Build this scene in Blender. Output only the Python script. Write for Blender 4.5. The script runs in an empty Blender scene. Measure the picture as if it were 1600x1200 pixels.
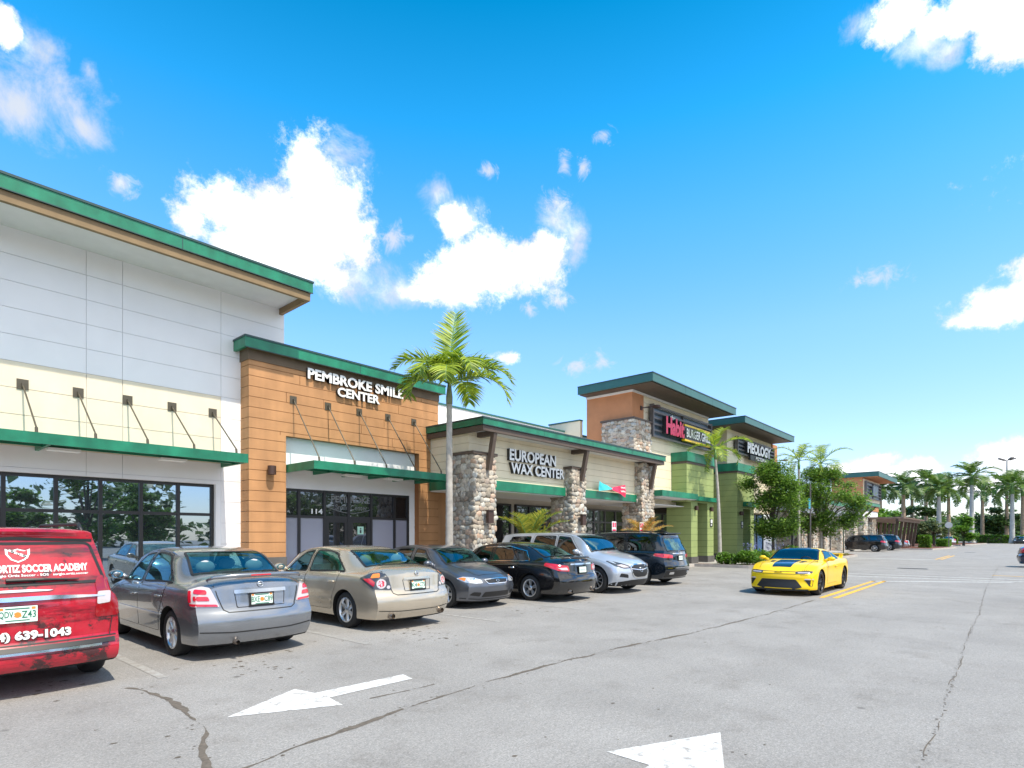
import bpy, bmesh, math, random
import numpy as np
from math import sin, cos, pi, radians, sqrt, atan2
from mathutils import Vector, Matrix, noise
from mathutils.bvhtree import BVHTree
from mathutils.geometry import delaunay_2d_cdt

# ------------------------------------------------------------------ camera, sky, sun, exposure
SC = bpy.context.scene
COL = SC.collection
cam_data = bpy.data.cameras.new("camera")
cam = bpy.data.objects.new("camera", cam_data); COL.objects.link(cam)
cam_data.sensor_width = 36.0
cam_data.lens = 36.0 * 905 / 1600
cam_data.shift_y = (836 - 600) / 1600.0
cam_data.clip_start = 0.05; cam_data.clip_end = 4000
CAM_H = 1.66
cam.location = (0, 0, CAM_H)
cam.rotation_euler = (radians(90), 0, radians(41.476 - 90))
SC.camera = cam
SC.view_settings.view_transform = 'Standard'
SC.view_settings.look = 'None'
SC.view_settings.exposure = 1.33
SC.view_settings.gamma = 1
SC.cycles.use_denoising = True
SC.cycles.max_bounces = 6
SC.cycles.transparent_max_bounces = 8
SC.cycles.sample_clamp_indirect = 6

SUN_EL, SUN_AZ = 60.5, -94.0        # degrees: height, and direction (from +X counter-clockwise) the light comes from
sun_d = bpy.data.lights.new("sun", 'SUN'); sun_d.energy = 2.2; sun_d.angle = radians(0.55); sun_d.color = (1, .92, .78)
sun = bpy.data.objects.new("sun", sun_d); COL.objects.link(sun)
sv = Vector((cos(radians(SUN_EL)) * cos(radians(SUN_AZ)), cos(radians(SUN_EL)) * sin(radians(SUN_AZ)), sin(radians(SUN_EL))))
sun.rotation_euler = sv.to_track_quat('Z', 'Y').to_euler()
sun.location = sv * 100

W = bpy.data.worlds.new("World"); SC.world = W; W.use_nodes = True
wn, wl = W.node_tree.nodes, W.node_tree.links
wn.clear()
def wnode(t, **k):
    n = wn.new(t)
    for a, b in k.items(): setattr(n, a, b)
    return n
w_out = wnode('ShaderNodeOutputWorld'); w_bg = wnode('ShaderNodeBackground')
w_bg.inputs[1].default_value = 0.15
wl.new(w_bg.outputs[0], w_out.inputs[0])
w_sky = wnode('ShaderNodeTexSky', sky_type='NISHITA', sun_disc=False)
w_sky.sun_elevation = radians(SUN_EL); w_sky.sun_rotation = radians(90 - SUN_AZ)
w_sky.air_density = 1.0; w_sky.dust_density = 0.6; w_sky.ozone_density = 2.0
w_geo = wnode('ShaderNodeTexCoord')
DIR = w_geo.outputs['Generated']
def wmath(op, a, b=None, c=None, clamp=False):
    n = wnode('ShaderNodeMath', operation=op, use_clamp=clamp)
    for i, v in enumerate((a, b, c)):
        if v is None: continue
        if isinstance(v, (int, float)): n.inputs[i].default_value = v
        else: wl.new(v, n.inputs[i])
    return n.outputs[0]
w_sep = wnode('ShaderNodeSeparateXYZ'); wl.new(DIR, w_sep.inputs[0])
# the saturated tropical blue of the place: the physical sky graded by height above the horizon
w_ramp = wnode('ShaderNodeValToRGB')
wl.new(w_sep.outputs[2], w_ramp.inputs[0])
cr = w_ramp.color_ramp
cr.elements[0].position = 0.0; cr.elements[0].color = (.62, .60, .66, 1)
cr.elements[1].position = 0.92; cr.elements[1].color = (.09, .50, .64, 1)
for p, c in ((.10, (.54, .57, .68)), (.18, (.52, .59, .73)), (.31, (.46, .66, .85)), (.464, (.24, .68, .93)), (.575, (.065, .65, .84)), (.68, (.004, .50, .64))):
    e = cr.elements.new(p); e.color = (*c, 1)
w_mul = wnode('ShaderNodeMix', data_type='RGBA', blend_type='MULTIPLY')
w_mul.inputs[0].default_value = 1
wl.new(w_sky.outputs[0], w_mul.inputs[6]); wl.new(w_ramp.outputs[0], w_mul.inputs[7])
w_gain = wnode('ShaderNodeVectorMath', operation='SCALE'); wl.new(w_mul.outputs[2], w_gain.inputs[0]); w_gain.inputs[3].default_value = 1.10

TH = radians(41.476)
FWD = Vector((cos(TH), sin(TH), 0)); RGT = Vector((sin(TH), -cos(TH), 0))
def skydir(r, u):                      # a compass direction given as tangents about the street's axis
    return (FWD + RGT * r + Vector((0, 0, u))).normalized()
def PX(x, y, a, b): return ((x - 800) / 905, (836 - y) / 905, a / 905, b / 905)
solid = [PX(*b) for b in (
    (300, 345, 42, 45), (370, 395, 80, 45), (655, 458, 44, 18), (482, 290, 58, 88), (530, 345, 66, 85), (425, 350, 110, 70), (330, 325, 58, 46), (480, 405, 90, 50), (522, 435, 34, 50),
    (760, 420, 95, 62), (700, 448, 85, 32), (840, 400, 62, 50), (795, 558, 28, 16), (710, 350, 28, 30),
    (1610, 465, 100, 38), (1640, 420, 75, 36), (1565, 490, 76, 17),
    (1370, 722, 40, 16), (1400, 742, 50, 24), (1440, 735, 34, 24), (1330, 735, 40, 14), (1565, 715, 55, 34), (1610, 715, 70, 46), (1535, 760, 70, 22),
    (1610, 25, 95, 52), (1520, 20, 90, 42), (1405, 20, 42, 40), (2, 35, 26, 34))]
# more clouds over the car park behind the viewer, some mirrored in shop glass, large ones added unseen to lift ambient light
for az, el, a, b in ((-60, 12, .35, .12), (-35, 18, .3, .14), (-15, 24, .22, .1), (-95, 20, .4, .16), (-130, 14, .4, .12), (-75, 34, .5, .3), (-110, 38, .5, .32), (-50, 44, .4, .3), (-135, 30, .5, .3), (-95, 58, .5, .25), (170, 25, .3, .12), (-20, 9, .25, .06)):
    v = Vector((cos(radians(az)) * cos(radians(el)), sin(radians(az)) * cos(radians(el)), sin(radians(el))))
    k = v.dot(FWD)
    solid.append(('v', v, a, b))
def cloud_field(blobs, *a, **k):
    cur = None
    for b in blobs:
        if b[0] == 'v':
            c, ax, az = b[1], b[2], b[3]
        else:
            r, u, aa, bb = b
            c = skydir(r, u); kk = 1 / (1 + r * r + u * u) ** .5
            ax, az = aa * kk, bb * kk
        n = wnode('ShaderNodeVectorMath', operation='MULTIPLY_ADD'); wl.new(DIR, n.inputs[0])
        n.inputs[1].default_value = (1 / ax, 1 / ax, 1 / az)
        n.inputs[2].default_value = (-c.x / ax, -c.y / ax, -c.z / az)
        l = wnode('ShaderNodeVectorMath', operation='LENGTH'); wl.new(n.outputs[0], l.inputs[0])
        cur = l.outputs['Value'] if cur is None else wmath('SMOOTH_MIN', cur, l.outputs['Value'], .25)
    scale, amp, lo, hi = a
    nz = wnode('ShaderNodeTexNoise'); nz.inputs['Scale'].default_value = scale; nz.inputs['Detail'].default_value = k.get('detail', 8)
    nz.inputs['Roughness'].default_value = k.get('rough', .6); nz.inputs['Distortion'].default_value = k.get('warp', 0)
    wl.new(DIR, nz.inputs['Vector'])
    d = wmath('MULTIPLY_ADD', nz.outputs[0], amp, wmath('SUBTRACT', 1.0 - amp * .5, cur))
    mr = wnode('ShaderNodeMapRange', interpolation_type='SMOOTHSTEP'); wl.new(d, mr.inputs[0])
    mr.inputs[1].default_value = lo; mr.inputs[2].default_value = hi
    return mr.outputs[0], d
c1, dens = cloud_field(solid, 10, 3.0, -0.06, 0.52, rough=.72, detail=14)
wisp = [PX(*b) for b in ((90, 150, 85, 55), (30, 165, 70, 60), (130, 195, 45, 30), (60, 80, 60, 45), (140, 110, 20, 26),
    (680, 300, 34, 34), (725, 340, 40, 34), (865, 345, 40, 40), (900, 385, 22, 45), (1350, 40, 40, 40), (1440, 70, 60, 30), (1490, 75, 70, 26), (560, 440, 70, 36), (640, 455, 60, 22), (530, 250, 60, 50), (1585, 90, 60, 24))]
c2, _ = cloud_field(wisp, 12, 3.6, 0.05, 1.4, rough=.66, warp=.4, detail=12)
puff = [PX(*b) for b in ((882, 255, 15, 30), (912, 262, 13, 30), (760, 268, 28, 14), (870, 320, 30, 26), (1370, 432, 44, 26), (615, 372, 32, 28), (190, 285, 30, 20), (938, 566, 24, 20), (905, 572, 40, 18), (870, 470, 30, 18), (945, 210, 24, 14), (828, 482, 16, 14), (715, 335, 30, 24))]
c3, _ = cloud_field(puff, 34, 3.2, 0.15, 1.2, rough=.7, warp=.6, detail=9)
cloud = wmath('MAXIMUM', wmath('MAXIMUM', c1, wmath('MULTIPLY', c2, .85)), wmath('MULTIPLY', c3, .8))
w_n2 = wnode('ShaderNodeTexNoise'); w_n2.inputs['Scale'].default_value = 13; w_n2.inputs['Detail'].default_value = 7; w_n2.inputs['Roughness'].default_value = .6
wl.new(DIR, w_n2.inputs['Vector'])
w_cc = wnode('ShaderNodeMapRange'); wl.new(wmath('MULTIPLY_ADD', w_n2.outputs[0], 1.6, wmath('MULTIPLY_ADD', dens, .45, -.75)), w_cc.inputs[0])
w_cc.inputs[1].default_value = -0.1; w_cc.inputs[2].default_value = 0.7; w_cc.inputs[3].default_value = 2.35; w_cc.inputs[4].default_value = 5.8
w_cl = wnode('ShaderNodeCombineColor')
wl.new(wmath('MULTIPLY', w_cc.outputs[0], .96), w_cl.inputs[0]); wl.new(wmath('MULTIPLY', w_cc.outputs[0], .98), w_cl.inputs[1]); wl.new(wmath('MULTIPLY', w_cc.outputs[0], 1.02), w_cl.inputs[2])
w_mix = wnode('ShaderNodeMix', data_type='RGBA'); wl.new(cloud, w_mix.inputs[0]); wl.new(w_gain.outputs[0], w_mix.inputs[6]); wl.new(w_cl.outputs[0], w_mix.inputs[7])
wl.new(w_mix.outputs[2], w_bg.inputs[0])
W.cycles.sampling_method = 'MANUAL'; W.cycles.sample_map_resolution = 512

# ------------------------------------------------------------------ helpers
RND = random.Random(7)
ORG = {}
def tag(o, label=None, cat=None, group=None, kind=None):
    if label: o['label'] = label
    if cat: o['category'] = cat
    if group: o['group'] = group
    if kind: o['kind'] = kind
    return o
def empty(name, loc, label, cat, group=None):
    o = bpy.data.objects.new(name, None); COL.objects.link(o); o.location = loc
    o.empty_display_size = .3
    ORG[o.name] = Vector(loc)
    return tag(o, label, cat, group)
class MB:
    def __init__(s): s.v = []; s.f = []; s.m = []
    def add(s, vs, fs, mi=0):
        b = len(s.v); s.v += [tuple(v) for v in vs]
        for f in fs: s.f.append([b + i for i in f]); s.m.append(mi)
        return s
    def box(s, x0, x1, y0, y1, z0, z1, mi=0):
        vs = [(x, y, z) for z in (z0, z1) for y in (y0, y1) for x in (x0, x1)]
        return s.add(vs, [(0, 2, 3, 1), (4, 5, 7, 6), (0, 1, 5, 4), (2, 6, 7, 3), (0, 4, 6, 2), (1, 3, 7, 5)], mi)
    def quad(s, a, b, c, d, mi=0): return s.add([a, b, c, d], [(0, 1, 2, 3)], mi)
    def prism(s, poly, axis, a0, a1, mi=0):         # poly 2D extruded along axis
        n = len(poly)
        def p(u, v, w): return {'x': (w, u, v), 'y': (u, w, v), 'z': (u, v, w)}[axis]
        vs = [p(u, v, a0) for u, v in poly] + [p(u, v, a1) for u, v in poly]
        fs = [tuple(range(n))[::-1], tuple(range(n, 2 * n))] + [(i, (i + 1) % n, n + (i + 1) % n, n + i) for i in range(n)]
        return s.add(vs, fs, mi)
    def tube(s, path, radii, n=8, mi=0, caps=True):
        path = [Vector(p) for p in path]
        if isinstance(radii, (int, float)): radii = [radii] * len(path)
        vs, fs = [], []
        t0 = (path[1] - path[0]).normalized()
        up = Vector((0, 0, 1)) if abs(t0.z) < .9 else Vector((1, 0, 0))
        a = t0.cross(up).normalized()
        for i, p in enumerate(path):
            t = (path[min(i + 1, len(path) - 1)] - path[max(i - 1, 0)]).normalized()
            a = (a - t * a.dot(t)).normalized(); b = t.cross(a)
            for k in range(n):
                q = 2 * pi * k / n
                vs.append(p + (a * cos(q) + b * sin(q)) * radii[i])
        for i in range(len(path) - 1):
            for k in range(n):
                fs.append((i * n + k, i * n + (k + 1) % n, (i + 1) * n + (k + 1) % n, (i + 1) * n + k))
        if caps: fs += [tuple(range(n))[::-1], tuple((len(path) - 1) * n + k for k in range(n))]
        return s.add(vs, fs, mi)
    def lathe(s, prof, n, mi=0, M=None):            # profile (r,z) about z
        vs, fs = [], []
        for r, z in prof:
            for k in range(n):
                q = 2 * pi * k / n; v = Vector((r * cos(q), r * sin(q), z))
                vs.append(M @ v if M else v)
        for i in range(len(prof) - 1):
            for k in range(n):
                fs.append((i * n + k, i * n + (k + 1) % n, (i + 1) * n + (k + 1) % n, (i + 1) * n + k))
        return s.add(vs, fs, mi)
    def obox(s, M, sx, sy, sz, mi=0):
        vs = [M @ Vector((x * sx / 2, y * sy / 2, z * sz / 2)) for z in (-1, 1) for y in (-1, 1) for x in (-1, 1)]
        return s.add(vs, [(0, 2, 3, 1), (4, 5, 7, 6), (0, 1, 5, 4), (2, 6, 7, 3), (0, 4, 6, 2), (1, 3, 7, 5)], mi)
    def bar(s, p, q, w, h, mi=0, up=(0, 0, 1)):
        p, q = Vector(p), Vector(q); d = q - p; z = d.normalized(); x = Vector(up).cross(z)
        if x.length < 1e-4: x = Vector((1, 0, 0)).cross(z)
        x.normalize(); y = z.cross(x)
        M = Matrix((x, y, z)).transposed().to_4x4(); M.translation = (p + q) / 2
        return s.obox(M, w, h, d.length, mi)
    def ico(s, c, r, sub=1, mi=0, jitter=0, rnd=RND, rot=None):
        vs, fs = ICO[sub]; c = Vector(c)
        rr = r if hasattr(r, '__len__') else (r, r, r)
        out = []
        for v in vs:
            k = 1 + (rnd.random() - .5) * jitter
            w = Vector((v[0] * rr[0] * k, v[1] * rr[1] * k, v[2] * rr[2] * k))
            if rot: w = rot @ w
            out.append(c + w)
        return s.add(out, fs, mi)
    def build(s, name, mats, parent=None, smooth=False, angle=None, bevel=0):
        me = bpy.data.meshes.new(name)
        org = ORG[parent.name] if parent else Vector((0, 0, 0))
        me.from_pydata([(v[0] - org.x, v[1] - org.y, v[2] - org.z) for v in s.v], [], s.f)
        if not isinstance(mats, (list, tuple)): mats = [mats]
        for m in mats: me.materials.append(m)
        if len(mats) > 1: me.polygons.foreach_set('material_index', s.m)
        if smooth:
            me.polygons.foreach_set('use_smooth', [True] * len(me.polygons))
            if angle: me.set_sharp_from_angle(angle=radians(angle))
        me.update()
        o = bpy.data.objects.new(name, me); COL.objects.link(o)
        if parent: o.parent = parent
        ORG[o.name] = org
        if bevel:
            b = o.modifiers.new('bevel', 'BEVEL'); b.width = bevel; b.segments = 2; b.limit_method = 'ANGLE'
        return o
def _ico(sub):
    bm = bmesh.new(); bmesh.ops.create_icosphere(bm, subdivisions=sub, radius=1)
    r = ([tuple(v.co) for v in bm.verts], [tuple(v.index for v in f.verts) for f in bm.faces]); bm.free(); return r
ICO = {1: _ico(1), 2: _ico(2), 3: _ico(3)}
def structure(name, mb, mats, **k):
    return tag(mb.build(name, mats, **k), kind='structure')

def text_geo(s, depth=0, bold=0.0, spacing=1.0, align='CENTER', res=3):
    cu = bpy.data.curves.new('t', 'FONT'); cu.body = s; cu.align_x = align; cu.extrude = depth; cu.offset = bold
    cu.space_character = spacing; cu.resolution_u = res
    o = bpy.data.objects.new('t', cu); COL.objects.link(o)
    dg = bpy.context.evaluated_depsgraph_get(); dg.update()
    me = bpy.data.meshes.new_from_object(o.evaluated_get(dg))
    vs = [tuple(v.co) for v in me.vertices]; fs = [tuple(p.vertices) for p in me.polygons]
    bpy.data.objects.remove(o); bpy.data.curves.remove(cu); bpy.data.meshes.remove(me)
    return vs, fs
def fit_text(s, x0, x1, z0, z1, bold=0.02, depth=0, keep=False, spacing=1.0):
    """letters fitted to a rectangle; returns verts as (x, z, d) with d in -1..1 through the depth"""
    vs, fs = text_geo(s, .5 if depth else 0, bold, spacing)
    xs = [v[0] for v in vs]; ys = [v[1] for v in vs]
    ax, bx, ay, by = min(xs), max(xs), min(ys), max(ys)
    kx, kz = (x1 - x0) / (bx - ax), (z1 - z0) / (by - ay)
    if keep: kx = kz = min(kx, kz)
    return [((v[0] - (ax + bx) / 2) * kx + (x0 + x1) / 2, (v[1] - (ay + by) / 2) * kz + (z0 + z1) / 2, v[2]) for v in vs], fs
def wall_letters(mb, s, x0, x1, z0, z1, Y, depth=.1, bold=.03, spacing=1.0, face=0, side=1):
    """channel letters facing -Y, front face at Y-depth"""
    vs, fs = fit_text(s, x0, x1, z0, z1, bold, depth, spacing=spacing)
    out = [(x, Y - depth * .5 - d * depth, z) for x, z, d in vs]
    b = len(mb.v); mb.v += out
    for f in fs:
        p = [Vector(out[i]) for i in f]
        n = (p[1] - p[0]).cross(p[2] - p[0])
        fr = abs(n.normalized().y) > .7 if n.length > 1e-12 else True
        mb.f.append([b + i for i in f]); mb.m.append(face if fr else side)

# ------------------------------------------------------------------ materials
MATS = {}
def newmat(name):
    m = bpy.data.materials.new(name); m.use_nodes = True
    nt = m.node_tree; b = nt.nodes['Principled BSDF']
    return m, nt, b
def nd(nt, t, **k):
    n = nt.nodes.new(t)
    for a, b in k.items(): setattr(n, a, b)
    return n
def ramp(nt, stops):
    r = nd(nt, 'ShaderNodeValToRGB'); e = r.color_ramp.elements
    e[0].position, e[0].color = stops[0][0], (*stops[0][1], 1)
    e[1].position, e[1].color = stops[-1][0], (*stops[-1][1], 1)
    for p, c in stops[1:-1]:
        x = e.new(p); x.color = (*c, 1)
    return r
def shade(c, k): return tuple(min(1, max(0, v * k)) for v in c)
def M(name, col, rough=.6, metal=0, coat=0, var=.08, vs=2.5, bump=0, bs=60, spec=.5, streak=0, detail=5):
    if name in MATS: return MATS[name]
    m, nt, b = newmat(name); L = nt.links
    b.inputs['Roughness'].default_value = rough; b.inputs['Metallic'].default_value = metal
    b.inputs['Coat Weight'].default_value = coat; b.inputs['Coat Roughness'].default_value = .03
    b.inputs['Specular IOR Level'].default_value = spec
    tc = nd(nt, 'ShaderNodeTexCoord')
    n = nd(nt, 'ShaderNodeTexNoise'); n.inputs['Scale'].default_value = vs; n.inputs['Detail'].default_value = detail
    L.new(tc.outputs['Object'], n.inputs['Vector'])
    r = ramp(nt, [(.3, shade(col, 1 - var)), (.7, shade(col, 1 + var))]); L.new(n.outputs[0], r.inputs[0])
    out = r.outputs[0]
    if streak:
        mp = nd(nt, 'ShaderNodeMapping'); mp.inputs['Scale'].default_value = (1.6, 1.6, .22); L.new(tc.outputs['Object'], mp.inputs[0])
        n3 = nd(nt, 'ShaderNodeTexNoise'); n3.inputs['Scale'].default_value = 1.6; n3.inputs['Detail'].default_value = 6; L.new(mp.outputs[0], n3.inputs['Vector'])
        r3 = ramp(nt, [(.30, (1 - streak,) * 3), (.68, (1, 1, 1))]); L.new(n3.outputs[0], r3.inputs[0])
        mx = nd(nt, 'ShaderNodeMix', data_type='RGBA', blend_type='MULTIPLY'); mx.inputs[0].default_value = 1
        L.new(out, mx.inputs[6]); L.new(r3.outputs[0], mx.inputs[7]); out = mx.outputs[2]
    L.new(out, b.inputs['Base Color'])
    if bump:
        n2 = nd(nt, 'ShaderNodeTexNoise'); n2.inputs['Scale'].default_value = bs; n2.inputs['Detail'].default_value = 6
        L.new(tc.outputs['Object'], n2.inputs['Vector'])
        bp = nd(nt, 'ShaderNodeBump'); bp.inputs['Strength'].default_value = bump; bp.inputs['Distance'].default_value = .02
        L.new(n2.outputs[0], bp.inputs['Height']); L.new(bp.outputs[0], b.inputs['Normal'])
    MATS[name] = m
    return m
def leafmat(name, dark, light, trans=.25, rough=.5):
    if name in MATS: return MATS[name]
    m, nt, b = newmat(name); L = nt.links
    g = nd(nt, 'ShaderNodeNewGeometry'); r = ramp(nt, [(0, dark), (1, light)])
    L.new(g.outputs['Random Per Island'], r.inputs[0]); L.new(r.outputs[0], b.inputs['Base Color'])
    b.inputs['Roughness'].default_value = rough
    t = nd(nt, 'ShaderNodeBsdfTranslucent'); hs = nd(nt, 'ShaderNodeHueSaturation'); hs.inputs['Value'].default_value = 1.6
    L.new(r.outputs[0], hs.inputs['Color']); L.new(hs.outputs[0], t.inputs[0])
    mx = nd(nt, 'ShaderNodeMixShader'); mx.inputs[0].default_value = trans
    L.new(b.outputs[0], mx.inputs[1]); L.new(t.outputs[0], mx.inputs[2]); L.new(mx.outputs[0], nt.nodes['Material Output'].inputs[0])
    MATS[name] = m; return m
def glassmat(name, col, refl=.35, tint=(.8, .9, 1), rough=.01):
    """tinted shop or car glass: dark body with a strong clear mirror coat"""
    if name in MATS: return MATS[name]
    m, nt, b = newmat(name); L = nt.links
    b.inputs['Base Color'].default_value = (*col, 1); b.inputs['Roughness'].default_value = .15
    gl = nd(nt, 'ShaderNodeBsdfGlossy'); gl.inputs['Color'].default_value = (*tint, 1); gl.inputs['Roughness'].default_value = rough
    fr = nd(nt, 'ShaderNodeFresnel'); fr.inputs['IOR'].default_value = 1.5
    mr = nd(nt, 'ShaderNodeMapRange'); L.new(fr.outputs[0], mr.inputs[0]); mr.inputs[3].default_value = refl; mr.inputs[4].default_value = 1.0
    mx = nd(nt, 'ShaderNodeMixShader'); L.new(mr.outputs[0], mx.inputs[0]); L.new(b.outputs[0], mx.inputs[1]); L.new(gl.outputs[0], mx.inputs[2])
    L.new(mx.outputs[0], nt.nodes['Material Output'].inputs[0])
    MATS[name] = m; return m

def see_glass(name, through, refl, tint):
    """car glass: a clear mirror coat over a tinted see-through pane"""
    m, nt, b = newmat(name); L = nt.links; nt.nodes.remove(b)
    tr = nd(nt, 'ShaderNodeBsdfTransparent'); tr.inputs[0].default_value = (*through, 1)
    gl = nd(nt, 'ShaderNodeBsdfGlossy'); gl.inputs['Color'].default_value = (*tint, 1); gl.inputs['Roughness'].default_value = .01
    fr = nd(nt, 'ShaderNodeFresnel'); fr.inputs['IOR'].default_value = 1.5
    mr = nd(nt, 'ShaderNodeMapRange'); L.new(fr.outputs[0], mr.inputs[0]); mr.inputs[3].default_value = refl
    ge = nd(nt, 'ShaderNodeNewGeometry'); inv = nd(nt, 'ShaderNodeMath', operation='SUBTRACT'); inv.inputs[0].default_value = 1; L.new(ge.outputs['Backfacing'], inv.inputs[1])
    mu = nd(nt, 'ShaderNodeMath', operation='MULTIPLY'); L.new(mr.outputs[0], mu.inputs[0]); L.new(inv.outputs[0], mu.inputs[1])
    mx = nd(nt, 'ShaderNodeMixShader'); L.new(mu.outputs[0], mx.inputs[0]); L.new(tr.outputs[0], mx.inputs[1]); L.new(gl.outputs[0], mx.inputs[2])
    L.new(mx.outputs[0], nt.nodes['Material Output'].inputs[0]); MATS[name] = m; return m

m_white = M('white_stucco', (.85, .85, .86), .8, var=.03, vs=1.2, bump=.15, bs=90)
m_whitegap = M('white_joint', (.66, .66, .69), .9)
m_cream = M('cream_panel', (.79, .70, .54), .8, var=.05, vs=1.5, bump=.15, bs=90, streak=.06)
m_creamgap = M('cream_joint', (.52, .44, .29), .9)
m_creamside = M('cream_siding', (.85, .74, .54), .75, var=.05, vs=1.0, bump=.1, bs=60, streak=.08)
m_orange = M('orange_plank', (.52, .265, .115), .75, var=.12, vs=1.4, bump=.2, bs=70, streak=.22)
m_orangegap = M('orange_joint', (.30, .13, .05), .9)
m_stuccoorange = M('orange_stucco', (.50, .22, .10), .85, var=.07, vs=2, bump=.25, bs=70)
m_green = M('green_metal', (.012, .215, .115), .38, var=.22, vs=2.6, streak=.35, spec=.5)
m_greendk = M('dark_drip_edge', (.02, .06, .06), .45)
m_teal = M('teal_metal', (.03, .125, .11), .4, var=.08, vs=1.2, streak=.1)
m_brown = M('brown_trim', (.10, .072, .055), .6, var=.1)
m_tanband = M('tan_fascia', (.26, .18, .095), .8, var=.1, streak=.15)
m_soffit = M('grey_soffit', (.74, .73, .73), .8, var=.04)
m_beige = M('beige_stucco', (.55, .49, .42), .85, var=.04)
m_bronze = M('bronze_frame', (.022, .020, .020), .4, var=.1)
m_steel = M('bronze_steel', (.10, .085, .06), .45, metal=.3)
m_pale = M('pale_green_plank', (.31, .38, .14), .75, var=.07, vs=1.2, bump=.15, bs=70, streak=.1)
m_palegap = M('green_joint', (.10, .14, .04), .9)
m_base = M('grey_base', (.10, .095, .09), .8, var=.15, bump=.2)
m_lampbrown = M('lamp_brown', (.06, .03, .022), .5)
m_fixture = M('light_lens', (.85, .85, .82), .4, var=.02)
m_sign_white = M('sign_white', (.86, .86, .84), .35, var=.02)
m_sign_dark = M('sign_return', (.02, .02, .022), .4)
m_sign_red = M('sign_red', (.80, .02, .10), .4, var=.03)
m_sign_yellow = M('sign_yellow', (.85, .55, .01), .4, var=.03)
m_slat = M('slat_metal', (.13, .12, .12), .45, metal=.2)
m_panelblue = M('blue_grey_panel', (.13, .18, .24), .35, var=.05)
m_shopglass = glassmat('shop_glass', (.010, .016, .02), .42, (.62, .78, .95))
m_darkglass = glassmat('dark_shop_glass', (.008, .008, .010), .10, (.8, .85, 1))
m_frost = glassmat('frosted_film', (.32, .32, .40), .08, (.8, .9, 1), .15)
m_concrete = M('concrete', (.42, .40, .37), .85, var=.12, vs=1.2, bump=.2, bs=40)
m_kerb = M('kerb_concrete', (.44, .40, .36), .85, var=.2, vs=3, bump=.2, bs=40)
m_mulch = M('red_mulch', (.13, .045, .025), .95, var=.5, vs=18, bump=.6, bs=30)
def stone_mat():
    m, nt, b = newmat('river_stone'); L = nt.links
    g = nd(nt, 'ShaderNodeNewGeometry')
    r = ramp(nt, [(0, (.24, .21, .17)), (.15, (.42, .36, .28)), (.3, (.56, .49, .40)), (.45, (.32, .31, .28)), (.6, (.56, .38, .27)), (.72, (.42, .43, .41)), (.85, (.64, .59, .50)), (1, (.32, .24, .18))])
    L.new(g.outputs['Random Per Island'], r.inputs[0])
    tc = nd(nt, 'ShaderNodeTexCoord'); n = nd(nt, 'ShaderNodeTexNoise'); n.inputs['Scale'].default_value = 14; n.inputs['Detail'].default_value = 6; L.new(tc.outputs['Object'], n.inputs['Vector'])
    r2 = ramp(nt, [(.3, (.7, .7, .7)), (.7, (1.15, 1.15, 1.15))]); L.new(n.outputs[0], r2.inputs[0])
    mx = nd(nt, 'ShaderNodeMix', data_type='RGBA', blend_type='MULTIPLY'); mx.inputs[0].default_value = 1
    L.new(r.outputs[0], mx.inputs[6]); L.new(r2.outputs[0], mx.inputs[7]); L.new(mx.outputs[2], b.inputs['Base Color'])
    b.inputs['Roughness'].default_value = .75
    return m
m_stone = stone_mat()
m_mortar = M('mortar', (.30, .25, .20), .95, bump=.3, bs=40)
def asphalt_mat():
    m, nt, b = newmat('asphalt'); L = nt.links
    tc = nd(nt, 'ShaderNodeTexCoord')
    def noise(sc, det=6, rough=.6):
        n = nd(nt, 'ShaderNodeTexNoise'); n.inputs['Scale'].default_value = sc; n.inputs['Detail'].default_value = det; n.inputs['Roughness'].default_value = rough
        L.new(tc.outputs['Object'], n.inputs['Vector']); return n.outputs[0]
    base = ramp(nt, [(.32, (.240, .228, .216)), (.68, (.312, .298, .284))]); L.new(noise(.55, 9, .65), base.inputs[0])
    g = ramp(nt, [(.34, (.42, .41, .40)), (.46, (.90, .90, .90)), (.54, (1.06, 1.06, 1.06)), (.66, (1.62, 1.60, 1.55))]); L.new(noise(62, 7, .85), g.inputs[0])
    st = ramp(nt, [(.52, (1, 1, 1)), (.74, (.74, .72, .70))]); L.new(noise(1.3, 10, .75), st.inputs[0])
    spot = nd(nt, 'ShaderNodeTexVoronoi'); spot.inputs['Scale'].default_value = .9; L.new(tc.outputs['Object'], spot.inputs['Vector'])
    sp = ramp(nt, [(.025, (.45, .44, .43)), (.05, (1, 1, 1))]); L.new(spot.outputs['Distance'], sp.inputs[0])
    cur = base.outputs[0]
    g2 = ramp(nt, [(.36, (.80, .80, .79)), (.5, (1, 1, 1)), (.64, (1.2, 1.2, 1.19))]); L.new(noise(24, 6, .85), g2.inputs[0])
    for x in (g, g2, st, sp):
        mx = nd(nt, 'ShaderNodeMix', data_type='RGBA', blend_type='MULTIPLY'); mx.inputs[0].default_value = 1
        L.new(cur, mx.inputs[6]); L.new(x.outputs[0], mx.inputs[7]); cur = mx.outputs[2]
    L.new(cur, b.inputs['Base Color']); b.inputs['Roughness'].default_value = .85
    bp = nd(nt, 'ShaderNodeBump'); bp.inputs['Strength'].default_value = .45; bp.inputs['Distance'].default_value = .01
    L.new(noise(120, 3, .7), bp.inputs['Height']); L.new(bp.outputs[0], b.inputs['Normal'])
    return m
m_asphalt = asphalt_mat()
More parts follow.
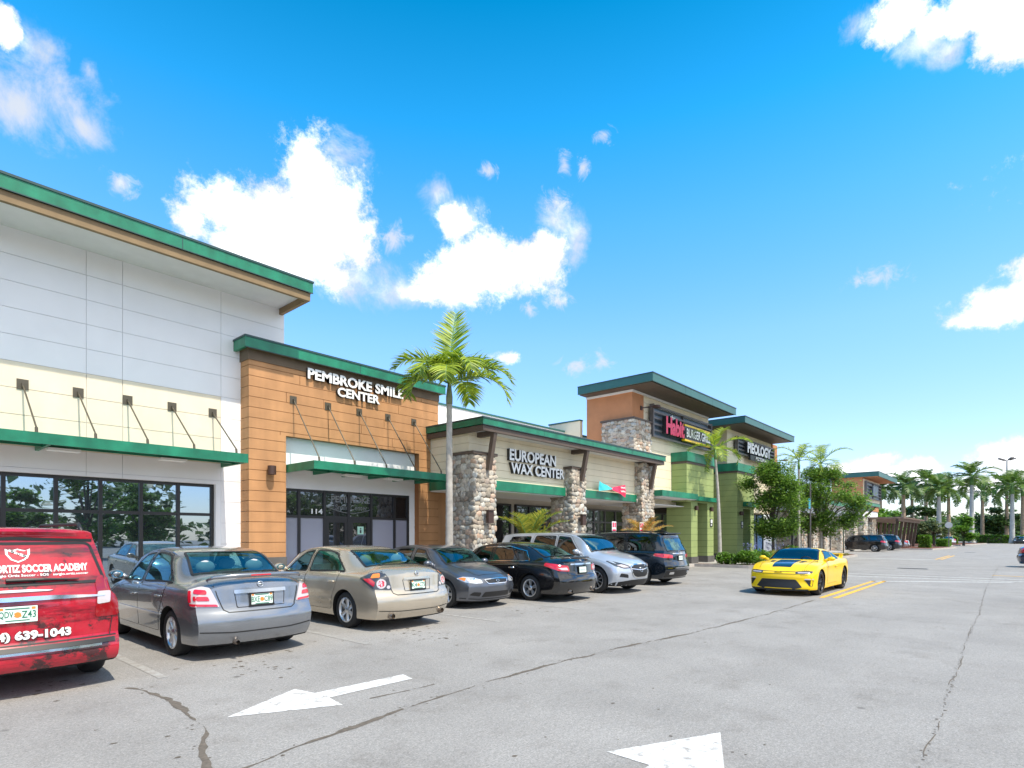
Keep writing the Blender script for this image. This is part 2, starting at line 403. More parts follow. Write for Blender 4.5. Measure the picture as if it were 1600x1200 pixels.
def worn_paint(name, col, wear=.56):
    m, nt, b = newmat(name); L = nt.links
    tc = nd(nt, 'ShaderNodeTexCoord'); n = nd(nt, 'ShaderNodeTexNoise'); n.inputs['Scale'].default_value = 9; n.inputs['Detail'].default_value = 9; n.inputs['Roughness'].default_value = .75
    L.new(tc.outputs['Object'], n.inputs['Vector'])
    r = ramp(nt, [(wear - .02, col), (wear + .16, (.27, .25, .23))]); L.new(n.outputs[0], r.inputs[0]); L.new(r.outputs[0], b.inputs['Base Color'])
    b.inputs['Roughness'].default_value = .8
    return m
m_paintwhite = worn_paint('road_paint_white', (.70, .70, .69), .49)
m_paintfaint = worn_paint('road_paint_faint', (.36, .355, .34), .42)
m_paintyellow = worn_paint('road_paint_yellow', (.72, .40, .05), .60)
m_tar = M('dry_tar', (.12, .10, .08), .95, var=.3, vs=20)
m_iron = M('cast_iron', (.05, .05, .05), .6)
# ------------------------------------------------------------------ ground, kerbs, markings
g = MB()
g.quad((-120, -160, 0), (420, -160, 0), (420, 260, 0), (-120, 260, 0))
structure('parking_lot', g, m_asphalt)
def kerbed(name, poly, z=.15, top=m_concrete, lip=.15):
    """raised area with a kerb round it"""
    n = len(poly); c = Vector((sum(p[0] for p in poly) / n, sum(p[1] for p in poly) / n))
    ring = MB()
    inn = []
    for i in range(n):
        p0, p1, p2 = (Vector(poly[(i + k) % n]) for k in (-1, 0, 1))
        d1, d2 = (p1 - p0).normalized(), (p2 - p1).normalized()
        n1, n2 = Vector((-d1.y, d1.x)), Vector((-d2.y, d2.x)); m = (n1 + n2).normalized()
        inn.append(p1 + m * lip / max(.3, m.dot(n1)))
    mb = MB(); mb.prism([tuple(p) for p in inn], 'z', -.02, z - .006, 0)
    for i in range(n):
        j = (i + 1) % n
        a, b, c_, d_ = poly[i], poly[j], inn[j], inn[i]
        vs = [(a[0], a[1], -.01), (b[0], b[1], -.01), (b[0], b[1], z), (a[0], a[1], z), (c_[0], c_[1], z), (d_[0], d_[1], z)]
        ring.add(vs, [(0, 1, 2, 3), (3, 2, 4, 5)])
    structure(name, mb, top)
    structure(name + '_kerb', ring, m_kerb)
def arc(cx, cy, r, a0, a1, n=6): return [(cx + r * cos(radians(a0 + (a1 - a0) * i / n)), cy + r * sin(radians(a0 + (a1 - a0) * i / n))) for i in range(n + 1)]
kerbed('sidewalk', [(-16, 13.0), (29.2, 13.0), (29.2, 18), (-16, 18)])
kerbed('planting_island', arc(30.2, 10.5, .9, 180, 270) + arc(51.0, 11.0, 1.4, 270, 360) + [(52.4, 13.2), (29.3, 13.2)], top=m_mulch)
w = MB(); w.box(29.24, 110, 13.2, 18, -.02, .146); structure('far_sidewalk', w, m_concrete)
w = MB(); w.box(29.9, 33.6, 10.6, 13.2, .10, .152); structure('crossing_path', w, m_concrete)
kerbed('far_island', [(79, 7.6), (92, 6.4), (93, 7.4), (93, 11.5), (79, 11.5)], top=m_mulch)
kerbed('palm_island', [(96, 9.6), (112, 7.6), (140, 5.2), (142, 6.2), (142, 16), (96, 16)], top=m_mulch)

def sheet(name, polys, mat, z=.004, kind='structure'):
    mb = MB()
    for p in polys: mb.add([(x, y, z) for x, y in p], [tuple(range(len(p)))])
    return tag(mb.build(name, mat), kind=kind)
def strip(p, q, w):
    p, q = Vector(p), Vector(q); d = (q - p).normalized(); n = Vector((-d.y, d.x)) * w / 2
    return [tuple(p - n), tuple(q - n), tuple(q + n), tuple(p + n)]
a1 = sheet('painted_arrow', [[(2.23, 5.43), (3.14, 4.98), (3.19, 5.31), (4.25, 5.29), (4.30, 5.53), (3.18, 5.57), (3.12, 5.88)]], m_paintwhite)
a2 = sheet('painted_arrow', [[(4.80, 1.91), (3.80, 2.39), (3.78, 2.02), (2.6, 2.05), (2.6, 1.79), (3.77, 1.76), (3.75, 1.45)]], m_paintwhite)
for o, l in ((a1, 'white arrow painted on the asphalt behind the grey sedan, pointing toward the red van'), (a2, 'white arrowhead painted on the asphalt, cut off by the bottom edge of the photo')):
    o['label'] = l; o['category'] = 'road marking'; o['group'] = 'white arrows on the driving lane'; del o['kind']
sheet('yellow_lane_lines', [strip((17.0, 3.72), (24.6, 3.76), .12), strip((16.9, 4.02), (24.3, 4.06), .12), strip((48.5, 4.2), (58.5, 4.2), .12), strip((48.5, 4.5), (58.5, 4.5), .12), strip((30.5, -1.5), (30.9, 1.0), .15)], m_paintyellow)
sheet('white_crosswalk_lines', [strip((28.0, 9.6), (28.6, -.4), .14), strip((26.3, 8.0), (27.4, -.4), .14), strip((24.1, 4.15), (26.8, .3), .16), strip((47.9, 9.9), (47.6, 4.4), .3)], m_paintwhite)
stalls = []
for x in (-.3, 2.36, 5.15, 8.15, 10.75, 13.3, 16.5, 20.2, 23.2, 26.2): stalls.append(strip((x, 7.5), (x, 12.6), .10))
for x in (12.4, 15.2, 18.0, 20.8): stalls.append(strip((x, -.2), (x, -5), .1))
for x in (55, 57.8, 60.6, 63.4, 66, 68.8, 71.6): stalls.append(strip((x, 9.5), (x, 13), .12))
sheet('stall_lines', stalls, m_paintfaint)

def crack(name, pts, w, wob=.035, seed=1):
    """a ragged seam of dry tar along the asphalt"""
    r = random.Random(seed); P = [Vector(p) for p in pts]; samples = []
    for a, b in zip(P[:-1], P[1:]):
        n = max(2, int((b - a).length / .06))
        for i in range(n): samples.append(a.lerp(b, i / n))
    samples.append(P[-1]); mb = MB(); prev = None
    for i, s in enumerate(samples):
        t = (samples[min(i + 1, len(samples) - 1)] - samples[max(i - 1, 0)]).normalized(); n = Vector((-t.y, t.x))
        f = noise.noise(Vector((i * .13, seed * 9.7, 0)));  g2 = noise.noise(Vector((i * .45, seed * 3.3, 5)))
        ww = w * max(0.0, .55 + 1.3 * noise.noise(Vector((i * .09, seed * 5.1, 2))) + .5 * g2 + r.uniform(-.25, .25))
        c = s + n * (f * wob * 2 + g2 * wob * .5)
        cur = (c - n * ww / 2, c + n * ww / 2)
        if r.random() < .5:
            k = s + n * r.gauss(0, w * .9); q = r.uniform(.006, .02)
            mb.add([(k.x + q * cos(1.26 * j + i) * r.uniform(.5, 1.3), k.y + q * sin(1.26 * j + i) * r.uniform(.5, 1.2), .0034) for j in range(5)], [(0, 1, 2, 3, 4)])
        if prev and (ww > .004):
            mb.quad(*[(p.x, p.y, .003) for p in (prev[0], cur[0], cur[1], prev[1])])
        prev = cur
    return tag(mb.build(name, m_tar), kind='structure')
crack('asphalt_seam', [(1.2, 4.0), (1.82, 4.17), (2.71, 4.33), (3.71, 4.46), (4.93, 4.54), (6.16, 4.54), (7.5, 4.45), (9.31, 4.22), (12.24, 4.05), (16.1, 4.0)], .055, .03, 3)
crack('asphalt_crack', [(1.93, 7.3), (2.05, 6.75), (2.06, 5.97), (1.96, 5.37), (1.85, 4.91), (1.64, 4.38), (1.6, 3.9)], .06, .03, 5)
crack('asphalt_seam', [(4.4, .52), (5.03, .55), (6.32, .57), (8.41, .61), (11.62, .68), (15.55, .7), (23.09, .89), (40, 1.0)], .009, .018, 8)
crack('asphalt_crack', [(3.45, 4.98), (3.85, 4.92), (4.25, 4.9)], .04, .02, 11)
rng = random.Random(4); spots = MB()
for _ in range(260):
    x = 1.2 + 26 * rng.random() ** 1.6; y = rng.uniform(.3, 8.6); r = rng.choice((.006, .008, .012, .02)) * rng.uniform(.6, 1.2)
    n = 7; ph = rng.random() * 6
    spots.add([(x + r * cos(ph + 2 * pi * k / n) * rng.uniform(.6, 1.5), y + r * sin(ph + 2 * pi * k / n) * rng.uniform(.5, 1.1), .0025) for k in range(n)], [tuple(range(n))])
for cx, cy in ((3.7, 8.0), (3.9, 9.4), (6.5, 8.3), (6.8, 9.6), (9.8, 8.3), (12.0, 8.6), (1.1, 8.0), (15, 7.4), (18.8, 8.2), (3.3, 7.2), (6.2, 7.4)):
    for _ in range(22):
        x, y, r = cx + rng.gauss(0, .28), cy + rng.gauss(0, .4), rng.uniform(.006, .035); ph = rng.random() * 6
        spots.add([(x + r * cos(ph + 2 * pi * k / 8) * rng.uniform(.5, 1.7), y + r * sin(ph + 2 * pi * k / 8) * rng.uniform(.5, 1.2), .0026) for k in range(8)], [tuple(range(8))])
tag(spots.build('oil_spots', m_tar), kind='stuff')
lid = MB(); lid.box(34.3, 34.75, 3.5, 4.75, -.01, .008)
for i in range(6): lid.box(34.33 + i * .07, 34.36 + i * .07, 3.55, 4.7, .008, .014)
tag(lid.build('storm_drain', m_iron), 'dark slotted storm drain grate set across the asphalt lane beyond the crosswalk lines', 'drain')
mh = MB(); mh.lathe([(0, .012), (.38, .012), (.40, .004), (.46, 0)], 24, M=Matrix.Translation((70.8, 3.9, 0)))
tag(mh.build('manhole_cover', m_iron), 'round dark manhole cover in the far driving lane', 'manhole cover')

# ------------------------------------------------------------------ building helpers
def planks(mb, x0, x1, z0, z1, Y, step, gap=.014, depth=.02, holes=(), joints=(), zoff=0.0, mi=0, face='y', thick=None):
    """cladding boards proud of a backing: rows split by vertical joints and cut by holes (x0,x1,z0,z1); face 'y' faces -Y, 'x' faces -X (then x is y)"""
    zs = [z0]; z = zoff
    while z < z1 - 1e-3:
        if z > z0 + 1e-3: zs.append(z)
        z += step
    zs.append(z1)
    cutz = sorted({h[k] for h in holes for k in (2, 3) if z0 < h[k] < z1})
    rows = []
    for a, b in zip(zs[:-1], zs[1:]):
        c = [a] + [q for q in cutz if a + 1e-3 < q < b - 1e-3] + [b]
        for i in range(len(c) - 1):
            rows.append((c[i], c[i + 1], i == 0, i == len(c) - 2))
    for a, b, lo, hi in rows:
        iv = [(x0, x1)]
        for h in holes:
            if h[2] < b - 1e-3 and h[3] > a + 1e-3:
                nv = []
                for p, q in iv:
                    if h[0] > p: nv.append((p, min(q, h[0])))
                    if h[1] < q: nv.append((max(p, h[1]), q))
                iv = [t for t in nv if t[1] - t[0] > 1e-3]
        js = joints(a) if callable(joints) else joints
        for p, q in iv:
            c = [p] + sorted(j for j in js if p + .02 < j < q - .02) + [q]
            for i in range(len(c) - 1):
                xa = c[i] + (gap / 2 if i else 0); xb = c[i + 1] - (gap / 2 if i < len(c) - 2 else 0)
                za = a + (gap / 2 if lo and a > z0 else 0); zb_ = b - (gap / 2 if hi and b < z1 else 0)
                if face == 'y': mb.box(xa, xb, Y, Y + depth, za, zb_, mi)
                else: mb.box(Y, Y + depth, xa, xb, za, zb_, mi)
def cut_wall(mb, x0, x1, z0, z1, ya, yb, holes, mi=1):
    """solid wall slab with rectangular holes"""
    xs = sorted({x0, x1, *[h[0] for h in holes if x0 < h[0] < x1], *[h[1] for h in holes if x0 < h[1] < x1]})
    zs = sorted({z0, z1, *[h[2] for h in holes if z0 < h[2] < z1], *[h[3] for h in holes if z0 < h[3] < z1]})
    for xa, xb in zip(xs[:-1], xs[1:]):
        cells = []
        for za, zb in zip(zs[:-1], zs[1:]):
            cx, cz = (xa + xb) / 2, (za + zb) / 2
            if any(h[0] < cx < h[1] and h[2] < cz < h[3] for h in holes): continue
            if cells and abs(cells[-1][1] - za) < 1e-6: cells[-1][1] = zb
            else: cells.append([za, zb])
        for za, zb in cells: mb.box(xa, xb, ya, yb, za, zb, mi)
def fascia_roof(parent, x0, x1, y0, y1, zb, zt, mat, band=None, band_mat=None, soffit_z=None, soffit_mat=m_soffit, drip=.05, left=True):
    """flat roof slab: metal fascia on the edges with a drip edge, band below, soffit underneath"""
    f = MB(); t = .08
    f.box(x0, x1, y0, y0 + t, zb, zt, 0)
    f.box(x0, x0 + t, y0 + t, y1, zb, zt, 0); f.box(x1 - t, x1, y0 + t, y1, zb, zt, 0)
    f.box(x0 - .02, x1 + .02, y0 - .02, y0 + t + .02, zt, zt + drip, 1)
    f.box(x0 - .02, x0 + t + .02, y0 + t + .02, y1, zt, zt + drip, 1); f.box(x1 - t - .02, x1 + .02, y0 + t + .02, y1, zt, zt + drip, 1)
    f.box(x0 - .006, x1 + .006, y0 - .006, y0 + .02, zb - .02, zb, 1)
    nx = max(2, int((x1 - x0) / 3.05))
    for i in range(1, nx): x = x0 + (x1 - x0) * i / nx; f.box(x - .008, x + .008, y0 - .004, y0 + .01, zb + .004, zt - .004, 1)
    f.build('fascia', [mat, m_greendk], parent)
    r = MB(); r.box(x0 + t, x1 - t, y0 + t, y1, zt - .12, zt - .02); r.build('roof', m_beige, parent)
    sz = soffit_z if soffit_z is not None else zb
    if band:
        b = MB(); i = .05
        b.box(x0 + i, x1 - i, y0 + i, y0 + i + .1, band, zb - .02); b.box(x0 + i, x0 + i + .1, y0 + i + .1, y1, band, zb - .02); b.box(x1 - i - .1, x1 - i, y0 + i + .1, y1, band, zb - .02)
        b.build('fascia_band', band_mat, parent)
    s = MB(); s.box(x0 + .16, x1 - .16, y0 + .16, y1, sz, sz + .05); s.build('soffit', soffit_mat, parent)
def storefront(parent, x0, x1, z0, z1, Y, mull, transom=None, glass=m_shopglass, doors=(), frost=(), frame_mat=m_bronze, w=.075):
    fr = MB()
    xs = [x0 + w / 2] + [m for m in mull] + [x1 - w / 2]
    for x in xs: fr.box(x - w / 2, x + w / 2, Y - .06, Y + .06, z0, z1)
    zz = [z0 + .06, z1 - w / 2] + ([transom] if transom else [])
    for a, b in zip(xs[:-1], xs[1:]):
        for z in zz: fr.box(a + w / 2, b - w / 2, Y - .05, Y + .05, z - w / 2, z + w / 2)
    o = fr.build('storefront_frame', frame_mat, parent)
    for k, (a, b) in enumerate(zip(xs[:-1], xs[1:])):
        levels = [(z0 + .06, transom), (transom, z1)] if transom else [(z0 + .06, z1)]
        for li, (za, zb) in enumerate(levels):
            if li == 0 and k in doors:
                d = MB(); s = .11
                xa, xb = a + w / 2, b - w / 2
                d.box(xa, xa + s, Y - .045, Y + .045, za, zb - w / 2); d.box(xb - s, xb, Y - .045, Y + .045, za, zb - w / 2)
                d.box(xa + s, xb - s, Y - .045, Y + .045, zb - .16, zb - w / 2); d.box(xa + s, xb - s, Y - .045, Y + .045, za, za + .25)
                do = d.build('entrance_door', frame_mat, parent)
                h = MB(); h.tube([(xb - s - .02, Y - .10, .95), (xb - s - .02, Y - .10, 1.35)], .014); h.box(xb - s - .03, xb - s - .01, Y - .1, Y - .045, 1.0, 1.02); h.box(xb - s - .03, xb - s - .01, Y - .1, Y - .045, 1.28, 1.30)
                h.build('handle', m_slat, do)
                p = MB(); p.box(xa + s, xb - s, Y - .008, Y + .008, za + .25, zb - .16); p.build('door_glass', glass, do)
                continue
            p = MB(); p.box(a, b, Y - .010, Y + .010, za, zb); p.build('window_pane', frost[k] if (li == 0 and k < len(frost) and frost[k]) else glass, o)
def wire_awning(parent, x0, x1, yf, yb, zf0, zf1, rods, wall_y, plate_z, lamps=()):
    """steel canopy hung from the wall by rods"""
    a = MB(); t = .06
    a.box(x0, x1, yf, yf + t, zf0, zf1, 0); a.box(x0, x0 + t, yf + t, yb, zf0, zf1, 0); a.box(x1 - t, x1, yf + t, yb, zf0, zf1, 0)
    a.box(x0 + t, x1 - t, yf + t, yb, zf1 - .05, zf1 - .02, 0)
    for i in range(1, 5): x = x0 + (x1 - x0) * i / 5; a.box(x - .03, x + .03, yf + t, yb, zf0 + .02, zf1 - .05, 0)
    a.box(x0 + t, x1 - t, (yf + yb) / 2 - .03, (yf + yb) / 2 + .03, zf0 + .03, zf1 - .052, 0)
    o = a.build('awning', m_green, parent)
    u = MB(); u.box(x0 + t, x1 - t, yf + t, yb, zf1 - .066, zf1 - .053); u.build('awning_soffit', m_tanband, o)
    for x in rods:
        r = MB(); r.tube([(x, wall_y - .05, plate_z - .03), (x, yf + .06, zf1 + .10)], .017, 8); r.tube([(x, yf + .06, zf1 + .10), (x, yf + .04, zf1 - .01)], .028, 8)
        r.build('hanger_rod', m_steel, o, smooth=True, angle=40)
        p = MB(); p.box(x - .10, x + .10, wall_y - .018, wall_y, plate_z - .11, plate_z + .11); p.box(x - .02, x + .02, wall_y - .08, wall_y - .018, plate_z - .06, plate_z + .02)
        p.build('anchor_plate', m_steel, o)
    for x in lamps:
        l = MB(); l.box(x - .28, x + .28, (yf + yb) / 2 - .14, (yf + yb) / 2 + .14, zf0 - .03, zf0 + .02); l.build('canopy_light', m_fixture, o)
def wall_lamp(parent, x, y, z, r=.11):
    l = MB(); l.lathe([(0, 0), (r, 0), (r, .24), (r * .8, .24), (r * .7, .10), (0, .1)], 16, M=Matrix.Translation((x, y - r - .02, z - .12)))
    l.box(x - .05, x + .05, y - .05, y, z - .06, z + .06)
    return l.build('wall_lamp', m_lampbrown, parent, smooth=True, angle=35)
def stone_face(mb, rnd, org, du, dv, nrm, w, h, size=.185):
    """river stones bedded on a w x h face: a jittered packing of flattened pebbles"""
    org, du, dv, nrm = Vector(org), Vector(du), Vector(dv), Vector(nrm)
    rows = max(1, int(h / (size * .80))); rz = h / rows
    for j in range(rows):
        u = rnd.uniform(-.06, .02)
        while u < w:
            ww = size * rnd.uniform(.55, 1.75); hh = rz * rnd.uniform(.85, 1.45)
            c = org + du * (u + ww / 2) + dv * ((j + .5) * rz + rnd.uniform(-.25, .25) * rz)
            if u + ww / 2 < w + .02:
                rot = Matrix.Rotation(rnd.uniform(-.5, .5), 3, 'Z')
                vs, fs = ICO[2]; th = rnd.uniform(.03, .055)
                out = []
                e = rnd.uniform(.70, .9)
                for v in vs:
                    a = rot @ Vector((math.copysign(abs(v[0]) ** e, v[0]) * ww * .54, math.copysign(abs(v[1]) ** e, v[1]) * hh * .56, 0))
                    out.append(c + du * a.x + dv * a.y + nrm * (v[2] * th * .9 + .012))
                mb.add(out, fs)
            u += ww * .93
def stone_column(parent, x0, x1, y0, y1, z0, z1, seed, cap=True, size=.185, sides='lfr'):
    rnd = random.Random(seed)
    c = MB(); c.box(x0, x1, y0, y1, z0, z1); o = c.build('stone_column', m_mortar, parent)
    s = MB()
    stone_face(s, rnd, (x0, y0, z0), (1, 0, 0), (0, 0, 1), (0, -1, 0), x1 - x0, z1 - z0, size)
    if 'l' in sides: stone_face(s, rnd, (x0, y1, z0), (0, -1, 0), (0, 0, 1), (-1, 0, 0), y1 - y0, z1 - z0, size)
    if 'r' in sides: stone_face(s, rnd, (x1, y0, z0), (0, 1, 0), (0, 0, 1), (1, 0, 0), y1 - y0, z1 - z0, size)
    s.build('stone_cladding', m_stone, o, smooth=True)
    if cap:
        k = MB(); k.box(x0 - .07, x1 + .07, y0 - .07, y1 + .07, z1, z1 + .09); k.build('column_cap', m_brown, o)
    return o

# ------------------------------------------------------------------ A: tall white store at the left
A = empty('store_building', (-2, 16, 0), 'tall white panelled store with a cream sign band, green roof edge and long glass front', 'store')
hA = [(-13, 6.43, -.1, 3.0)]
mb = MB(); cut_wall(mb, -14, 8.17, 0, 8.6, 16.022, 16.3, hA, 1)
planks(mb, -14, 6.41, 0, 8.14, 16.0, .56, .009, .02, hA + [(-13.5, 6.41, 3.55, 5.34)], (-8, -2, 3.46, 4.17), .86, 0)
planks(mb, 6.418, 8.17, 0, 8.14, 16.0, .56, .009, .02, [], (), .86, 0)
mb.box(8.0, 8.17, 16.3, 30, 0, 8.6, 0); mb.box(-14, 8.0, 16.3, 30, 8.3, 8.4, 0)
mb.build('wall', [m_white, m_whitegap], A)
p = MB(); planks(p, -13.5, 6.406, 3.555, 5.335, 15.996, .56, .012, .024, [], (-8, -2, 3.46, 4.17), .86); p.build('cream_sign_panel', m_cream, A)
fascia_roof(A, -14.5, 8.17, 14.4, 30, 8.2, 8.46, m_green, 7.98, m_tanband, 8.14, m_soffit)
jb = MB(); jb.box(6.29, 6.43, 16.02, 16.3, 0, 3.0); jb.build('window_jamb', m_white, A)
storefront(A, -12.9, 6.29, .15, 3.0, 16.2, [-11, -9, -7.2, -5.4, -3.6, -1.7, .2, 2.05, 2.94, 3.77, 4.6, 5.43], 2.2, doors=(7,))
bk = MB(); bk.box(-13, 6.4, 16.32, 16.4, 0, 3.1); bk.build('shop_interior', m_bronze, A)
wire_awning(A, -13, 6.47, 14.5, 16.0, 3.46, 3.68, [-11.3, -10.3, -9.3, -8.3, -7.3, -6.4, -5.4, -4.4, -3.5, -2.5, -1.5, -.55, .42, 1.38, 2.34, 3.31, 4.27, 5.23, 6.2], 15.996, 4.87, (-5, -1.2, 1.2, 2.9, 5.0))

# ------------------------------------------------------------------ B: orange plank storefront
B = empty('store_building', (10, 15.5, 0), 'orange plank-clad storefront with a green hung canopy, between the white store and the stone columns', 'store')
hB = [(7.97, 12.74, -.1, 4.44)]
rj = random.Random(5)
def jB(z):
    rj.seed(int(z * 100)); return [6.93 + rj.uniform(.8, 6) for _ in range(2)]
mb = MB(); cut_wall(mb, 6.95, 13.58, 0, 6.62, 15.522, 15.74, hB, 1)
planks(mb, 6.93, 13.60, 1.05, 6.36, 15.5, .28, .014, .022, hB, jB, .06, 0)
planks(mb, 15.524, 16.0, 1.05, 6.36, 6.93, .28, .014, .022, [], (), .06, 0, face='x')
planks(mb, 15.524, 22.0, 1.05, 6.36, 13.578, .28, .014, .022, [], (), .06, 0, face='x')
mb.box(13.602, 14.2, 15.5, 15.7, 1.05, 3.2, 0)
mb.build('wall', [m_orange, m_orangegap], B)
mb = MB(); mb.box(6.90, 13.62, 15.47, 15.522, 6.36, 6.62); mb.box(6.90, 6.95, 15.522, 16, 6.36, 6.62); mb.box(13.58, 13.62, 15.522, 22, 6.36, 6.62); mb.build('frieze', M('olive_frieze', (.15, .105, .065), .7, var=.12, streak=.1), B)
mb = MB()
for xa, xb in ((6.88, 7.97), (12.74, 14.2)): mb.box(xa, xb, 15.44, 15.74, 0, 1.05)
mb.build('wall_base', m_base, B)
fascia_roof(B, 6.74, 13.75, 15.28, 24, 6.62, 6.88, m_green, None, None, 6.63, m_tanband)
up = MB(); up.box(7.97, 12.74, 15.745, 15.85, 3.0, 4.44); up.box(12.5, 12.74, 15.745, 15.85, 0, 3.0); up.build('recess_panel', m_white, B)
storefront(B, 7.97, 12.5, .15, 3.0, 15.8, [8.5, 9.32, 10.15, 10.98, 11.9], 2.2, m_darkglass, doors=(2, 3), frost=(m_frost, m_frost, None, None, m_frost, m_frost))
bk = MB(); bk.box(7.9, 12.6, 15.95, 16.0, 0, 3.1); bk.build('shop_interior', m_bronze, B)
wire_awning(B, 8.0, 12.78, 14.05, 15.74, 3.42, 3.64, [8.18, 9.27, 10.35, 11.43, 12.5], 15.5, 5.48, (9.7, 11.2))
wall_lamp(B, 7.5, 15.5, 3.43)
t = MB(); vs, fs = fit_text('114', 8.9, 9.27, 2.29, 2.44, .03); t.add([(x, 15.785, z) for x, z, d in vs], fs); t.build('unit_number', m_sign_white, B)
t = MB()
vs, fs = fit_text('PEMBROKE', 9.55, 10.95, 2.66, 2.86, .03); t.add([(x, 15.784, z) for x, z, d in vs], fs)
vs, fs = fit_text('Smile Center', 9.7, 10.85, 2.44, 2.60, .0); t.add([(x, 15.784, z) for x, z, d in vs], fs)
t.tube([(9.45 + .16 * i, 15.783, 2.50 - .16 * sin(pi * i / 10)) for i in range(11)], .012, 5)
t.build('etched_logo', M('etched_glass', (.22, .23, .24), .5), B)
st = MB(); st.box(10.48, 10.70, 15.775, 15.785, 1.68, 1.93, 0); st.ico((10.59, 15.772, 1.86), (.03, .004, .03), 1, 1); st.box(10.56, 10.62, 15.771, 15.776, 1.72, 1.82, 1)
st.build('door_sticker', [M('sticker_green', (.45, .75, .62), .5), m_sign_dark], B)
# sign letters on B
s1 = empty('wall_sign', (10.2, 15.5, 6.1), 'white channel letters reading PEMBROKE SMILE CENTER on the orange plank wall', 'sign')
mb = MB(); wall_letters(mb, 'PEMBROKE SMILE', 8.57, 11.98, 6.155, 6.47, 15.5, .11, .035); mb.build('upper_lettering', [m_sign_white, m_sign_dark], s1)
mb = MB(); wall_letters(mb, 'CENTER', 9.53, 11.05, 5.82, 6.10, 15.5, .11, .035); mb.build('lower_lettering', [m_sign_white, m_sign_dark], s1)

# ------------------------------------------------------------------ C: cream arcade with river stone columns
Cb = empty('store_building', (19, 13.6, 0), 'cream sided arcade shop with river stone columns and a green roof edge', 'store')
mb = MB(); mb.box(13.28, 25.2, 13.622, 13.8, 3.5, 5.1, 1); planks(mb, 13.25, 25.2, 3.5, 5.06, 13.6, .26, .012, .022, [], (), 0, 0)
mb.box(13.272, 13.4, 13.8, 16, 3.5, 5.1, 1); planks(mb, 13.6225, 16, 3.5, 5.06, 13.25, .26, .012, .022, [], (), 0, 0, face='x')
mb.build('wall', [m_creamside, m_creamgap], Cb)
mb = MB(); mb.box(13.2, 25.1, 13.50, 13.60, 3.2, 3.52, 0); mb.box(13.19, 13.25, 13.60, 16, 3.2, 3.52, 0); mb.build('arcade_fascia', m_green, Cb)
mb = MB(); mb.box(13.25, 29.4, 13.6, 17.0, 3.16, 3.2); mb.build('arcade_ceiling', m_soffit, Cb)
mb = MB(); mb.box(13.6, 29.4, 16.06, 16.2, 0, 3.16); mb.build('arcade_back_wall', m_beige, Cb)
storefront(Cb, 14.05, 18.0, .15, 2.95, 16.0, [15.0, 16.0, 17.0], 2.3, m_darkglass, doors=(1,))
storefront(Cb, 18.3, 23.0, .15, 2.95, 16.0, [19.2, 20.15, 21.1, 22.05], 2.3, m_darkglass)
storefront(Cb, 23.2, 29.3, .15, 2.95, 16.0, [24.2, 25.2, 26.2, 27.1, 28.2], 2.3, m_darkglass, doors=(3,), frame_mat=m_slat)
fascia_roof(Cb, 13.05, 25.45, 12.75, 17.5, 5.17, 5.36, m_green, 4.98, m_brown, 5.06, m_soffit)
for i, (xa, xb, zt, cp) in enumerate(((13.12, 14.12, 4.28, True), (18.5, 19.4, 4.26, True), (24.05, 25.15, 5.0, False))):
    stone_column(Cb, xa, xb, 13.25, 14.25, 0.15, zt, 40 + i, cp)
    b = MB(); xm = (xa + xb) / 2 + .1
    b.bar((xm, 12.9, 4.98), (xm, 13.15, 3.8), .15, .15, up=(1, 0, 0)); b.box(xm - .09, xm + .09, 12.85, 14.2, 4.9, 5.055)
    b.build('roof_brace', m_brown, Cb)
    l = MB(); xs = (xa + xb) / 2 + .05
    l.box(xs - .12, xs + .12, 12.98, 13.10, 2.05, 2.45); l.box(xs - .04, xs + .04, 13.1, 13.2, 2.2, 2.3); l.box(xs - .15, xs + .15, 12.95, 13.13, 2.45, 2.48)
    l.build('wall_lamp', m_lampbrown, Cb)
s2 = empty('wall_sign', (16.7, 13.6, 4.2), 'white block letters reading EUROPEAN WAX CENTER on cream siding between stone columns', 'sign')
mb = MB(); wall_letters(mb, 'EUROPEAN', 15.12, 17.8, 4.28, 4.70, 13.6, .13, .03); mb.build('upper_lettering', [m_sign_white, m_sign_dark], s2)
mb = MB(); wall_letters(mb, 'WAX CENTER', 15.2, 18.34, 3.83, 4.22, 13.6, .13, .03); mb.build('lower_lettering', [m_sign_white, m_sign_dark], s2)
# twisted banner over the arcade fascia
def twisted(mb, x0, x1, z0, z1, h0, h1, y, mi, tw):
    n = 14; vs, fs = [], []
    for i in range(n + 1):
        t = i / n; h = h0 + (h1 - h0) * t; zc = z0 + (z1 - z0) * t; a = tw * (t if h1 < h0 else 1 - t)
        for k in range(6):
            q = (k / 5 - .5) * h
            vs.append((x0 + (x1 - x0) * t, y + sin(a) * q * .6 + .02 * sin(9 * t + k), zc + q * cos(a)))
    for i in range(n):
        for k in range(5): fs.append((i * 6 + k, (i + 1) * 6 + k, (i + 1) * 6 + k + 1, i * 6 + k + 1))
    mb.add(vs, fs, mi)
bn = MB(); twisted(bn, 20.6, 21.6, 3.72, 3.68, .42, .18, 13.34, 0, 1.1); twisted(bn, 21.6, 22.75, 3.66, 3.62, .16, .56, 13.34, 1, .9)
for k, z in enumerate((3.74, 3.58)):
    bn.tube([(22.22 + .025 * i, 13.27, z + .045 * sin(i * 1.9 + k)) for i in range(17)], .012, 4, 2)
tag(bn.build('banner', [M('banner_teal', (.05, .55, .62), .6), M('banner_pink', (.75, .03, .10), .6), m_sign_white], smooth=True), 'twisted teal and pink fabric banner tied over the green arcade edge', 'banner')
